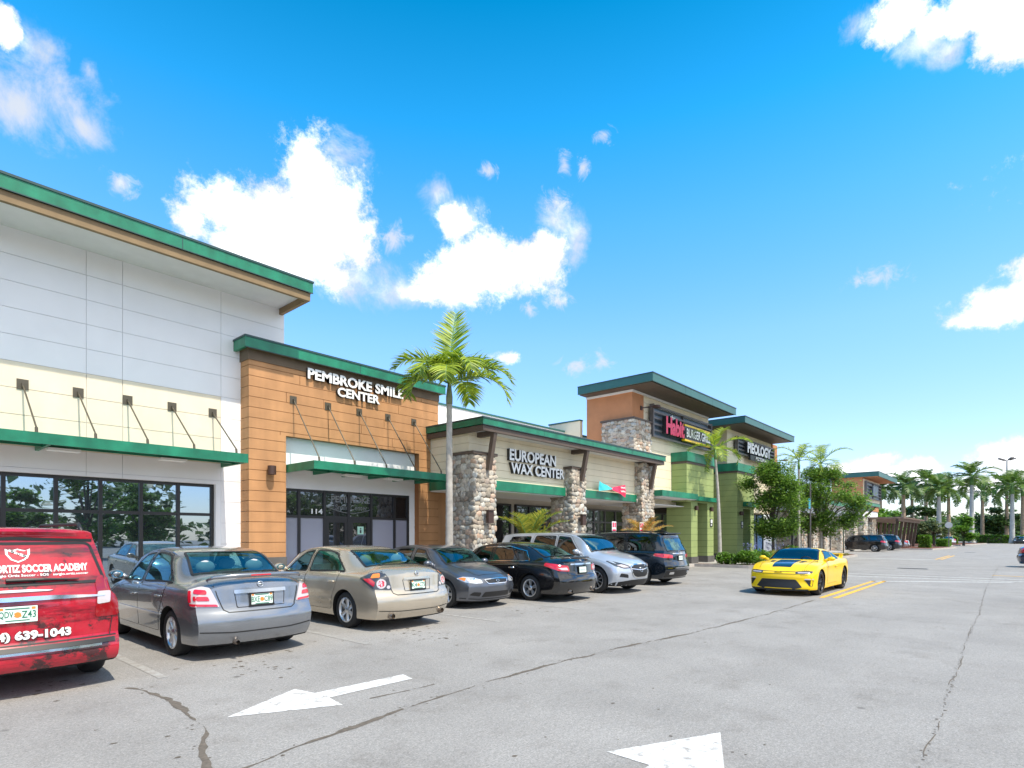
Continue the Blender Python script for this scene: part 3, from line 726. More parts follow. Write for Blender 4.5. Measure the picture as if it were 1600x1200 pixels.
# parapets behind
pb = empty('rooftop_parapet', (20, 18, 6), 'low white rooftop parapet with a thin green coping behind the arcade roof', 'parapet')
mb = MB(); mb.box(14.4, 27, 18, 18.2, 4.5, 7.02); mb.build('wall', m_white, pb); mb = MB(); mb.box(14.38, 27, 17.96, 18.24, 7.02, 7.1); mb.build('coping', m_teal, pb)
pb = empty('rooftop_parapet', (24.6, 19, 6), 'small cream rooftop parapet beside the orange stucco tower', 'parapet')
mb = MB(); mb.box(24.5, 24.7, 17.0, 19.0, 5, 7.5); mb.build('wall', m_creamside, pb); mb = MB(); mb.box(24.46, 24.74, 17, 19.04, 7.5, 7.57); mb.build('coping', m_teal, pb)

# ------------------------------------------------------------------ D and E: the two towers
def trellis(parent, x0, x1, z0, z1, Y, n=5):
    t = MB(); t.box(x0, x0 + .1, Y - .12, Y + .1, z0 - .05, z1 + .08); t.box(x1 - .1, x1, Y - .12, Y + .1, z0 - .05, z1 + .08); t.box((x0 + x1) / 2 - .04, (x0 + x1) / 2 + .04, Y - .02, Y + .1, z0, z1)
    for i in range(n + 1): z = z0 + (z1 - z0) * i / n; t.box(x0 + .1, x1 - .1, Y - .1, Y - .03, z - .045, z + .045)
    o = t.build('sign_trellis', m_slat, parent)
    q = MB(); q.box(x0 + .1, x1 - .1, Y + .1, Y + .13, z0, z1); q.build('trellis_panel', m_panelblue, o)
D = empty('store_building', (29, 14, 0), 'tower shop with orange stucco corner, teal roof and burger grill sign', 'store')
mb = MB(); mb.box(24.5, 25.6, 14, 16.6, 4.0, 8.6, 0); mb.build('corner_tower', m_stuccoorange, D)
mb = MB(); mb.box(25.6, 33.5, 14.07, 17.2, 3.2, 8.6, 1); planks(mb, 25.6, 33.5, 3.2, 8.6, 14.05, .45, .012, .02, [], (), .1, 0); mb.build('wall', [m_creamside, m_creamgap], D)
mb = MB(); mb.box(24.44, 33.3, 13.93, 14.0, 8.5, 8.6); mb.box(24.43, 24.5, 14.0, 16.6, 8.5, 8.6); mb.build('wall_trim', m_soffit, D)
fascia_roof(D, 23.7, 33.75, 12.5, 16.6, 8.62, 8.97, m_teal, None, None, 8.61, m_brown)
c = stone_column(D, 24.36, 26.05, 13.86, 15.6, 5.3, 7.18, 51, True, .2, 'l')
trellis(D, 26.1, 33.3, 6.6, 8.1, 13.85)
lb = MB(); lb.box(25.25, 25.4, 13.95, 14, 7.75, 7.95); lb.bar((25.33, 13.97, 7.85), (25.6, 13.3, 7.9), .05, .05); lb.lathe([(0, 0), (.14, 0), (.12, .1), (0, .14)], 14, M=Matrix.Translation((25.6, 13.3, 7.82)) @ Matrix.Diagonal((1.4, 1.4, 1, 1))); lb.build('wall_lamp', m_lampbrown, D)
def green_block(parent, x0, x1, y0, y1, ztop, legs, zleg):
    mb = MB(); z0 = zleg
    mb.box(x0 + .02, x1 - .02, y0 + .022, y1, z0, ztop, 1)
    planks(mb, x0, x1, z0, ztop, y0, .34, .014, .022, [], (), 0, 0); planks(mb, y0 + .0225, y1, z0, ztop, x0, .34, .014, .022, [], (), 0, 0, face='x'); planks(mb, y0 + .0225, y1, z0, ztop, x1 - .022, .34, .014, .022, [], (), 0, 0, face='x')
    mb.build('green_block', [m_pale, m_palegap], parent)
    for a, b in legs:
        p = MB(); p.box(a + .02, b - .02, y0 + .022, y1, .15, z0, 1)
        planks(p, a, b, .5, z0, y0, .34, .014, .022, [], (), 0, 0); planks(p, y0 + .0225, y1, .5, z0, a, .34, .014, .022, [], (), 0, 0, face='x')
        o = p.build('green_pillar', [m_pale, m_palegap], parent)
        q = MB(); q.box(a - .04, b + .04, y0 - .04, y1, .14, .5); q.build('pillar_base', m_base, o)
    f = MB(); f.box(x0 - .08, x1 + .08, y0 - .08, y1, ztop + .12, ztop + .6); f.build('block_cornice', m_green, parent)
    f = MB(); f.box(x0 - .03, x1 + .03, y0 - .03, y1, ztop, ztop + .12); f.build('cornice_band', m_brown, parent)
mb = MB(); mb.box(29.4, 36.4, 16.06, 16.2, 0, 3.2); mb.build('entry_back_wall', m_brown, D)
storefront(D, 29.35, 33.6, .15, 2.95, 16.0, [30.4, 31.5, 32.6], 2.3, m_darkglass, doors=(1,), frame_mat=m_slat)
mb = MB(); mb.box(29.4, 36.4, 14.9, 16.06, 3.2, 3.3); mb.build('entry_ceiling', m_brown, D)
green_block(D, 28.7, 32.2, 13.2, 14.6, 5.42, [(29.25, 30.05), (31.35, 32.2)], 3.4)
aw = MB(); aw.box(25.2, 29.2, 12.8, 14.0, 3.52, 3.8); aw.build('door_canopy', m_green, D)
aw = MB(); aw.box(25.26, 29.14, 12.86, 14.0, 3.49, 3.519); aw.build('canopy_soffit', m_soffit, D)
aw = MB(); aw.box(29.2, 32.25, 12.95, 13.2, 3.5, 3.72); aw.build('pillar_canopy', m_green, D)
for x in (30.0, 32.0):
    wall_lamp(D, x - .3, 13.2, 3.1, .09)
def plaque(parent, x, y, z, mats):
    q = MB(); q.box(x - .16, x + .16, y - .03, y, z - .22, z + .22, 0); q.box(x - .12, x + .12, y - .034, y - .03, z - .02, z + .18, 1); q.box(x - .10, x + .06, y - .034, y - .03, z - .17, z - .08, 1)
    q.build('wall_plaque', mats, parent)
plaque(D, 31.85, 13.2, 2.35, [m_sign_dark, m_sign_white])
s3 = empty('wall_sign', (29.7, 13.8, 7.2), 'burger grill sign with pink-red Habit letters beside a black panel on the metal slats', 'sign')
mb = MB(); wall_letters(mb, 'Habit', 27.05, 29.15, 6.78, 7.68, 13.74, .22, .045, .95); mb.build('red_lettering', [m_sign_red, m_sign_dark], s3)
mb = MB(); wall_letters(mb, 'the', 27.75, 28.35, 7.62, 7.86, 13.74, .1, .02); mb.build('small_lettering', [m_sign_white, m_sign_dark], s3)
mb = MB(); mb.box(29.22, 32.65, 13.55, 13.74, 6.80, 7.48, 0); mb.build('sign_panel', m_sign_dark, s3)
for z in (6.70, 7.48):
    mb = MB(); mb.box(29.22, 32.5, 13.53, 13.72, z, z + .1); mb.build('yellow_stripe', m_sign_yellow, s3)
mb = MB(); wall_letters(mb, 'BURGER GRILL', 29.4, 32.5, 6.90, 7.38, 13.55, .04, .03); mb.build('white_lettering', [m_sign_white, m_sign_dark], s3)

E_ = empty('store_building', (41, 14, 0), 'second tower shop with teal roof and pizzeria sign behind the leafy tree', 'store')
mb = MB(); mb.box(36.4, 45.9, 14.07, 17.2, 3.2, 8.4, 1); planks(mb, 36.4, 44.9, 3.2, 8.4, 14.05, .45, .012, .02, [], (), .1, 0); mb.build('wall', [m_creamside, m_creamgap], E_)
mb = MB(); mb.box(44.9, 46.1, 13.98, 17.2, 5.5, 8.4); mb.build('corner_tower', m_stuccoorange, E_)
fascia_roof(E_, 35.2, 45.1, 12.5, 17.4, 8.42, 8.77, m_teal, None, None, 8.41, m_brown)
trellis(E_, 37.4, 44.7, 6.95, 7.95, 13.85, 4)
lb = MB(); lb.bar((45.4, 13.97, 7.2), (45.7, 13.3, 7.25), .05, .05); lb.lathe([(0, 0), (.2, 0), (.17, .1), (0, .14)], 14, M=Matrix.Translation((45.7, 13.3, 7.17))); lb.build('wall_lamp', m_lampbrown, E_)
green_block(E_, 35.8, 38.75, 13.2, 15.6, 5.5, [(35.8, 36.8), (38.1, 38.75)], 3.3)
aw = MB(); aw.box(36.8, 38.95, 12.9, 13.2, 3.45, 3.75); aw.build('pillar_canopy', m_green, E_)
wall_lamp(E_, 36.2, 13.2, 3.0, .12); plaque(E_, 36.6, 13.2, 2.3, [m_sign_dark, m_sign_white])
mb = MB(); mb.box(32.2, 36.0, 15.9, 16.0, 3.0, 5.5); mb.build('entry_header', m_brown, E_)
storefront(E_, 33.7, 36.0, .15, 2.95, 16.0, [34.5, 35.3], 2.3, m_darkglass)
storefront(E_, 38.8, 46, .15, 3.2, 15.0, [40.2, 41.7, 43.2, 44.6], 2.3, m_shopglass)
s4 = empty('wall_sign', (40.8, 13.7, 7.3), 'white PIEOLOGY letters over a dark PIZZERIA bar on metal slats', 'sign')
mb = MB(); wall_letters(mb, 'PIEOLOGY', 38.6, 43.2, 7.06, 7.78, 13.74, .2, .05); mb.build('upper_lettering', [m_sign_white, m_sign_dark], s4)
mb = MB(); mb.box(39.3, 43.0, 13.6, 13.74, 6.66, 7.0); mb.build('sign_panel', m_sign_dark, s4)
mb = MB(); wall_letters(mb, 'PIZZERIA', 40.2, 42.4, 6.72, 6.94, 13.6, .04, .03); mb.build('lower_lettering', [m_sign_white, m_sign_dark], s4)

# ------------------------------------------------------------------ F: long low row and G: far corner shop with pergola
F = empty('store_building', (60, 14, 0), 'long low row of shops with stone piers behind the island trees', 'store')
mb = MB(); mb.box(46.1, 77, 14.1, 14.4, 0.1, 5.0); mb.build('wall', m_white, F)
fascia_roof(F, 46.2, 76.8, 13.0, 17, 4.4, 4.75, m_green, None, None, 4.42, m_soffit)
for i, x in enumerate((46.3, 49.6, 53.2, 57.0, 63.0, 69.0)):
    stone_column(F, x, x + 1.6, 13.3, 14.1, .15, 3.4, 80 + i, True, .24, 'l')
for i, x in enumerate((48.2, 51.6, 55.2, 60, 66)):
    storefront(F, x, x + (1.2 if i < 3 else 2.4), .15, 2.8, 14.05, [], 2.2, m_darkglass)
G = empty('store_building', (82, 14, 0), 'far orange corner shop with wide flat roof above a timber pergola', 'store')
mb = MB(); mb.box(77, 87, 14, 17.2, 4.6, 8.4); mb.build('corner_tower', m_stuccoorange, G)
mb = MB(); mb.box(77.05, 87, 14.1, 17, 0, 4.6); mb.build('wall', m_white, G)
mb = MB(); mb.box(77.3, 87, 13.9, 14.0, 5.2, 8.2); mb.build('front_panel', m_creamside, G)
fascia_roof(G, 76.6, 89.2, 12.3, 17.6, 8.35, 8.85, m_teal, None, None, 8.36, m_stuccoorange)
trellis(G, 77.5, 86.5, 6.0, 7.9, 13.75, 5)
mb = MB(); mb.box(80.5, 83.5, 13.5, 13.65, 6.4, 7.5); mb.build('sign_panel', m_panelblue, G)
fascia_roof(G, 68.8, 78.0, 12.4, 14, 4.85, 5.15, m_green, None, None, 4.87, m_soffit)
for x in (70.5, 73.5, 76.5):
    b = MB(); b.bar((x, 12.6, 4.9), (x, 13.9, 3.4), .2, .2, up=(1, 0, 0)); b.build('roof_brace', m_brown, G)
for i, x in enumerate((72.0, 76.8)): stone_column(G, x, x + 2.2, 13.0, 14.0, .15, 3.6, 95 + i, True, .3, 'l')
pg = empty('pergola', (84, 11.5, 0), 'dark timber pergola with leaning posts in front of the far orange shop', 'pergola')
m_timber = M('dark_timber', (.09, .06, .045), .8, var=.2)
for x in (77.5, 80.5, 83.5, 86.5, 89.5, 92.5):
    b = MB(); b.bar((x, 11.0, .1), (x - .25, 10.6, 3.2), .28, .28, up=(1, 0, 0)); b.build('post', m_timber, pg)
    b = MB(); b.bar((x, 13.4, .1), (x + .25, 13.2, 3.2), .28, .28, up=(1, 0, 0)); b.build('post', m_timber, pg)
b = MB(); b.box(76.2, 94.2, 10.4, 10.65, 3.2, 3.5); b.box(76.2, 94.2, 13.1, 13.35, 3.2, 3.5); b.build('beam', m_timber, pg)
b = MB()
for i in range(34): b.box(76.3 + i * .53, 76.5 + i * .53, 9.9, 13.8, 3.5, 3.68)
b.build('rafters', M('weathered_timber', (.28, .19, .14), .8, var=.2), pg)
# ------------------------------------------------------------------ cars
def pchip(pts):
    xs = np.array([p[0] for p in pts], float); ys = np.array([p[1] for p in pts], float)
    h = np.diff(xs); d = np.diff(ys) / h; m = np.zeros_like(ys)
    m[0], m[-1] = d[0], d[-1]
    for i in range(1, len(xs) - 1):
        if d[i - 1] * d[i] > 0:
            w1, w2 = 2 * h[i] + h[i - 1], h[i] + 2 * h[i - 1]; m[i] = (w1 + w2) / (w1 / d[i - 1] + w2 / d[i])
    def f(x):
        x = min(max(x, xs[0]), xs[-1]); i = min(max(int(np.searchsorted(xs, x)) - 1, 0), len(h) - 1)
        t = (x - xs[i]) / h[i]
        return float((1 + 2 * t) * (1 - t) ** 2 * ys[i] + t * (1 - t) ** 2 * h[i] * m[i] + t * t * (3 - 2 * t) * ys[i + 1] + t * t * (t - 1) * h[i] * m[i + 1])
    return f
def lin(pts):
    xs = [p[0] for p in pts]; ys = [p[1] for p in pts]
    return lambda x: float(np.interp(x, xs, ys))
def sst(a, b, x):
    t = min(1, max(0, (x - a) / (b - a))); return t * t * (3 - 2 * t)
def lerp(a, b, t): return a + (b - a) * t
def rounded(poly, r, n=4):
    out = []; N = len(poly)
    for i in range(N):
        p0, p, p1 = Vector(poly[i - 1]), Vector(poly[i]), Vector(poly[(i + 1) % N])
        rr = r[i] if hasattr(r, '__len__') else r
        a, b = (p0 - p), (p1 - p); k = min(rr, a.length * .45, b.length * .45)
        if k < 1e-4: out.append(tuple(p)); continue
        A, B = p + a.normalized() * k, p + b.normalized() * k
        for j in range(n + 1):
            t = j / n; out.append(tuple(A * (1 - t) ** 2 + p * 2 * t * (1 - t) + B * t * t))
    return out
def carpaint(name, col, metal=.5, rough=.28, flake=.06):
    return M(name, col, rough, metal=metal, coat=1.0, var=flake, vs=1.5, spec=.5)
m_tyre = M('tyre_rubber', (.018, .018, .019), .8, var=.15, vs=20)
m_alloy = M('alloy', (.62, .63, .65), .28, metal=.85, var=.03)
m_blackalloy = M('black_alloy', (.02, .02, .022), .35, metal=.4)
m_black = M('black_plastic', (.012, .012, .013), .5)
m_dark = M('underbody_black', (.004, .004, .004), .9)
m_chrome = M('chrome', (.75, .76, .78), .12, metal=1, var=.01)
m_carglass = see_glass('car_glass', (.36, .56, .56), .17, (.50, .90, .95))
m_mirrorglass = glassmat('mirror_glass_mat', (.01, .02, .02), .6, (.6, .85, .9))
m_tintglass = see_glass('tinted_car_glass', (.10, .10, .11), .10, (.75, .85, .95))
m_darkteal = see_glass('dark_teal_glass', (.05, .12, .13), .13, (.30, .78, .85))
SEE = (m_carglass, m_tintglass, m_darkteal)
m_tailred = M('tail_lens_red', (.55, .012, .03), .12, coat=1, var=.05)
m_tailclear = M('lens_clear', (.56, .50, .51), .1, coat=1, var=.05)
m_lensdark = M('lamp_housing', (.05, .05, .055), .15, coat=1)
m_amber = M('lens_amber', (.75, .22, .03), .15, coat=1)
m_headlens = M('head_lens', (.62, .64, .66), .08, metal=.4, coat=1, var=.15, vs=9)
m_plate = M('plate_pale_green', (.70, .82, .76), .5, var=.03)
m_platetext = M('plate_green', (.02, .16, .09), .5)
m_platesun = M('plate_orange', (.75, .25, .04), .5)
m_seatdark = M('seat_charcoal', (.05, .05, .055), .8); m_seatgrey = M('seat_grey', (.42, .42, .43), .8); m_seatbeige = M('seat_beige', (.50, .42, .30), .8)
m_exh = M('exhaust_steel', (.35, .30, .26), .3, metal=.9)

def inpoly(x, y, P):
    r = False
    for a, b in zip(P, P[1:] + P[:1]):
        if (a[1] > y) != (b[1] > y) and x < (b[0] - a[0]) * (y - a[1]) / (b[1] - a[1]) + a[0]: r = not r
    return r
class Car:
    def __init__(c, name, label, cat, sp, group=None):
        c.sp = sp; c.root = empty(name, (0, 0, 0), label, cat, group)
        L, Wd, H = sp['L'], sp['W'], sp['H']; c.L, c.Wd, c.H = L, Wd, H
        top, belt, wid = pchip(sp['top']), pchip(sp['belt']), pchip(sp['wid'])
        rin, fin = lin(sp['rin']), lin(sp['fin']); gc = sp.get('gc', .2)
        c.belt, c.topf = belt, top
        hmax = H - belt(.5); rw = sp['roofw'] * Wd / 2
        FR, RR = sp.get('FR', 1.0), sp.get('RR', .9)
        def warp(x, y, z):
            q = (min(1, abs(x) / (Wd / 2)))
            gf = max(0, (y - (L / 2 - FR)) / FR); gr = max(0, (-(L / 2 - RR) - y) / RR)
            if gf > 0: y -= gf * gf * (fin(z) + sp.get('fc', .30) * q ** 2.4)
            if gr > 0: y += gr * gr * (rin(z) + sp.get('rc', .22) * q ** 2.6)
            return (x, y, z)
        def half(y):
            s = (y + L / 2) / L; zt = top(s); zb = min(belt(s), zt - .012); w = Wd / 2 * wid(s); h = zt - zb; k = min(1, h / hmax)
            bl = sum(math.exp(-((y - a) / .42) ** 2) for a in (sp['yf'], sp['yr'])) * sp.get('flare', .012)
            g2 = gc
            zm = lerp(gc, zb, .52)
            base = [(0, g2 + .02), (w * .78, g2 + .02), (w * (.93 + bl), g2), (w * (.975 + bl), g2 + .06), (w * (.985 + bl), lerp(gc, zb, .3)), (w * (1.0 + bl * .6), zm), (w * .995, lerp(gc, zb, .72)), (w * .985, zb - .09), (w * .955, zb - .022), (w * .925, zb)]
            wg = .91 * w; xe = wg - max(0, wg - rw) * k
            hd = [(w * .87, zb + .12 * h), (w * .80, zb + .36 * h), (w * .70, zb + .60 * h), (w * .58, zb + .78 * h), (w * .42, zb + .90 * h), (w * .22, zb + .975 * h), (0, zt)]
            gh = [(wg, zb + .01 + .02 * h), (lerp(wg, xe, .33) + .012 * k, zb + .31 * h), (lerp(wg, xe, .68) + .012 * k, zb + .64 * h), (xe, zt - .075 * k - .01 * h), (xe * .94, zt - .032 * k), (xe * .6, zt - .010 * k), (0, zt)]
            a = sst(.08, .46, h)
            return base + [(lerp(p[0], q[0], a), lerp(p[1], q[1], a)) for p, q in zip(hd, gh)]
        ny = 72; ys = [-L / 2 + L * (i / ny) for i in range(ny + 1)]
        def refine(P):
            out = []
            for i in range(len(P) - 1):
                p0, p1, p2, p3 = P[max(i - 1, 0)], P[i], P[i + 1], P[min(i + 2, len(P) - 1)]
                out.append(p1)
                m = tuple((-p0[j] + 9 * p1[j] + 9 * p2[j] - p3[j]) / 16 for j in (0, 1)); out.append(m)
            out.append(P[-1]); return out
        rings = [refine(half(y)) for y in ys]; n = len(rings[0]); R = 2 * n - 2
        vs, fs = [], []
        for y, r in zip(ys, rings):
            full = [(x, z) for x, z in r] + [(-x, z) for x, z in r[-2:0:-1]]
            vs += [warp(x, y, z) for x, z in full]
        for i in range(ny):
            for k in range(R): fs.append((i * R + k, i * R + (k + 1) % R, (i + 1) * R + (k + 1) % R, (i + 1) * R + k))
        Mx = 14
        for end in (0, ny):                      # front and rear caps
            r = rings[end]; y = ys[end]; rows = []
            for j in range(1, n - 1):
                row = [end * R + j]
                for q in range(1, Mx):
                    vs.append(warp(r[j][0] * (1 - 2 * q / Mx), y, r[j][1])); row.append(len(vs) - 1)
                row.append(end * R + (R - j)); rows.append(row)
            cf = []
            for a, b in zip(rows[:-1], rows[1:]):
                for q in range(Mx): cf.append((a[q], b[q], b[q + 1], a[q + 1]))
            for q in range(Mx):
                cf.append((end * R, rows[0][q], rows[0][q + 1])); cf.append((rows[-1][q], end * R + n - 1, rows[-1][q + 1]))
            fs += cf if end == 0 else [f[::-1] for f in cf]
        c.bvh = BVHTree.FromPolygons([Vector(v) for v in vs], fs)
        c.v, c.f = vs, fs
        c.extra = MB(); c.paint = sp['paint']; c.gc = gc; c.holes = []
    # projection of a 2D point on the body. mode: ('x',s) side, ('y',s) front/rear, ('z',) from above, ('d',sx,sy,deg) corner
    def hit(c, mode, u, v):
        k = mode[0]
        if k == 'x': o, d = Vector((3 * mode[1], u, v)), Vector((-mode[1], 0, 0))
        elif k == 'y': o, d = Vector((u, 5 * mode[1], v)), Vector((0, -mode[1], 0))
        elif k == 'z': o, d = Vector((u, v, 4)), Vector((0, 0, -1))
        else:
            _, sx, sy, a = mode; a = radians(a)
            dv = Vector((sx * sin(a), sy * cos(a), 0)); pp = Vector((sx * cos(a), -sy * sin(a), 0))
            o = Vector((sx * (c.Wd / 2 - .2), sy * (c.L / 2 - .25), v)) + pp * u + dv * 3; d = -dv
        p, nrm, i, dist = c.bvh.ray_cast(o, d)
        if p is None: return None
        if nrm.dot(d) > 0: nrm = -nrm
        return p, nrm
    def patch(c, outline, mode, name, mat, parent=None, off=.004, skirt=.02, res=.07, smooth=True, mb=None, hole=None):
        if mat in SEE: c.holes.append((mode, [tuple(p) for p in outline]))
        P = [Vector(p) for p in outline]; dens = []
        for a, b in zip(P, P[1:] + P[:1]):
            n = max(1, int((b - a).length / res))
            dens += [a.lerp(b, i / n) for i in range(n)]
        nb = len(dens); xs = [p.x for p in dens]; ys = [p.y for p in dens]
        pts = list(dens)
        nx, ny = int((max(xs) - min(xs)) / res), int((max(ys) - min(ys)) / res)
        from mathutils.geometry import intersect_point_tri_2d
        def inside(p):
            r = False
            for a, b in zip(dens, dens[1:] + dens[:1]):
                if (a.y > p.y) != (b.y > p.y) and p.x < (b.x - a.x) * (p.y - a.y) / (b.y - a.y) + a.x: r = not r
            return r
        for i in range(1, nx + 1):
            for j in range(1, ny + 1):
                q = Vector((min(xs) + i * res, min(ys) + j * res))
                if inside(q) and min((q - d).length for d in dens) > res * .35: pts.append(q)
        r = delaunay_2d_cdt(pts, [], [list(range(nb))], 1, 1e-5)
        vs2, fs2, orig = r[0], r[2], r[3]
        top = []; ok = []
        for q in vs2:
            h = c.hit(mode, q.x, q.y)
            if h is None: top.append(Vector((0, 0, 0))); ok.append(False)
            else: top.append((h[0] + h[1] * off, h[1])); ok.append(True)
        own = mb is None; mb = mb or MB(); b = len(mb.v)
        for t, k in zip(top, ok): mb.v.append(tuple(t[0]) if k else (0, 0, 0))
        fl = []
        for f in fs2:
            if hole and inpoly(sum(vs2[i][0] for i in f) / len(f), sum(vs2[i][1] for i in f) / len(f), hole): continue
            if all(ok[i] for i in f): fl.append(tuple(f))
        ec = {}
        for f in fl:
            for i in range(len(f)):
                e = (f[i], f[(i + 1) % len(f)]); ec[e] = 1
        edges = [e for e in ec if (e[1], e[0]) not in ec]
        for f in fl:
            a, b2, c2 = (Vector(mb.v[b + i]) for i in f[:3]); nn = (b2 - a).cross(c2 - a)
            flip = nn.dot(top[f[0]][1]) < 0
            mb.f.append([b + i for i in (f[::-1] if flip else f)]); mb.m.append(0)
        if skirt:
            low = {}
            for e in edges:
                for i in e:
                    if i not in low:
                        p, nn = top[i]; low[i] = len(mb.v); mb.v.append(tuple(p - nn * (off + skirt)))
                mb.f.append([b + e[0], b + e[1], low[e[1]], low[e[0]]]); mb.m.append(0)
        if own:
            o = mb.build(name, mat, parent or c.root, smooth=smooth, angle=40); return o
    def ribbon(c, pts, mode, w, off=.0055, mi=2, mb=None, step=.05):
        P = [Vector(p) for p in pts]; S = []
        for a, b in zip(P[:-1], P[1:]):
            n = max(1, int((b - a).length / step)); S += [a.lerp(b, i / n) for i in range(n)]
        S.append(P[-1]); mb = mb or c.extra; prev = None
        for i, s in enumerate(S):
            t = (S[min(i + 1, len(S) - 1)] - S[max(i - 1, 0)])
            if t.length < 1e-6: continue
            t.normalize(); nn = Vector((-t.y, t.x)) * w / 2
            a, b = c.hit(mode, *(s - nn)), c.hit(mode, *(s + nn))
            if a is None or b is None: prev = None; continue
            cur = (a[0] + a[1] * off, b[0] + b[1] * off)
            if prev: mb.quad(prev[0], cur[0], cur[1], prev[1], mi)
            prev = cur
    def finish(c, wells=True):
        """wheel arches cut through the body, then the body object"""
        sp = c.sp; me = bpy.data.meshes.new('body'); me.from_pydata(c.v, [], c.f)
        me.materials.append(c.paint); me.materials.append(m_dark); me.materials.append(m_black)
        ob = bpy.data.objects.new('body', me); COL.objects.link(ob)
        cut = MB()
        for y in (sp['yf'], sp['yr']):
            for sx in (-1, 1):
                r = sp['R'] * sp.get('arch', 1.16); n = 40
                x0, x1 = sx * (c.Wd / 2 - .36), sx * (c.Wd / 2 + .3)
                vs = [(x, y + r * cos(2 * pi * k / n), sp['R'] + r * sin(2 * pi * k / n)) for x in (x0, x1) for k in range(n)]
                fs = [tuple(range(n)), tuple(range(n, 2 * n))[::-1]] + [(k, n + k, n + (k + 1) % n, (k + 1) % n) for k in range(n)]
                if sx < 0: fs = [f[::-1] for f in fs]
                cut.add(vs, fs)
        cme = bpy.data.meshes.new('cut'); cme.from_pydata(cut.v, [], cut.f); cme.materials.append(c.paint); cme.materials.append(m_dark)
        cme.polygons.foreach_set('material_index', [1] * len(cme.polygons))
        bm = bmesh.new(); bm.from_mesh(cme); bmesh.ops.recalc_face_normals(bm, faces=bm.faces); bm.to_mesh(cme); bm.free()
        bm = bmesh.new(); bm.from_mesh(me); bmesh.ops.recalc_face_normals(bm, faces=bm.faces); bm.to_mesh(me); bm.free()
        co = bpy.data.objects.new('cut', cme); COL.objects.link(co)
        md = ob.modifiers.new('b', 'BOOLEAN'); md.operation = 'DIFFERENCE'; md.object = co; md.solver = 'EXACT'; md.material_mode = 'INDEX'
        dg = bpy.context.evaluated_depsgraph_get(); dg.update()
        new = bpy.data.meshes.new_from_object(ob.evaluated_get(dg))
        bpy.data.objects.remove(ob); bpy.data.objects.remove(co)
        bm = bmesh.new(); bm.from_mesh(new); dead = []
        for f in bm.faces:
            if f.material_index: continue
            q = f.calc_center_median(); nn = f.normal
            for md, P in c.holes:
                k = md[0]
                if k == 'x' and q.x * md[1] > .3 and nn.x * md[1] > .3 and inpoly(q.y, q.z, P): dead.append(f); break
                if k == 'z' and nn.z > .12 and q.z > .7 and inpoly(q.x, q.y, P): dead.append(f); break
                if k == 'y' and nn.y * md[1] > .15 and inpoly(q.x, q.z, P): dead.append(f); break
        bmesh.ops.delete(bm, geom=dead, context='FACES')
        b0 = [bm.verts.new(v) for v in c.extra.v]
        for f, m in zip(c.extra.f, c.extra.m):
            try: q = bm.faces.new([b0[i] for i in f]); q.material_index = m
            except ValueError: pass
        for f in bm.faces:
            if f.material_index == 0 and f.calc_center_median().z < c.gc + .015: f.material_index = 1
            f.smooth = True
        bm.to_mesh(new); bm.free()
        while len(new.materials) < 3: new.materials.append(m_black)
        new.materials[0], new.materials[1], new.materials[2] = c.paint, m_dark, m_black
        for m in sp.get('extra_mats', ()): new.materials.append(m)
        new.set_sharp_from_angle(angle=radians(38))
        o = bpy.data.objects.new('body', new); COL.objects.link(o); o.parent = c.root; ORG[o.name] = Vector((0, 0, 0)); new.name = 'body'
        c.cabin()
        return o
    def cabin(c):
        """seats with headrests, dashboard, floor and parcel shelf seen through the glass"""
        sp = c.sp; col = sp.get('trim', m_seatdark); B = c.belt(.5); wi = c.Wd * .40; m = MB()
        yd = sp.get('dash', sp['yf'] - .42); yr = sp.get('back', -.95); two = sp.get('rear', True)
        m.box(-wi, wi, yr - .25, yd + .3, .38, .42, 1)
        m.prism([(yd + .35, B - .16), (yd + .35, .45), (yd, .5), (yd - .05, B - .05), (yd + .1, B + .02)], 'x', -wi, wi, 1)
        m.box(-wi, wi, yr - .40, yr - .12, B - .14, B - .10, 1)
        for x in (-wi * .5, wi * .5):
            for y, rear in (((.0 if two else -.15), False),) + (((yr, True),) if two else ()):
                m.prism([(y, .50), (y + .52, .50), (y + .54, .60), (y + .05, .62)], 'x', x - .25, x + .25, 0)
                m.prism([(y + .02, .58), (y + .14, .58), (y - .10, B + .16), (y - .20, B + .16)], 'x', x - .25, x + .25, 0)
                m.ico((x, y - .17, B + .26), (.14, .06, .10), 2, 0)
        sw = MB(); ring = [(-wi * .5 + .18 * cos(k * pi / 9), yd - .12 + .07 * sin(k * pi / 9), B - .02 + .17 * sin(k * pi / 9)) for k in range(19)]
        m.tube(ring, .015, 5, 1)
        m.build('interior', [col, m_black], c.root, smooth=True, angle=35)
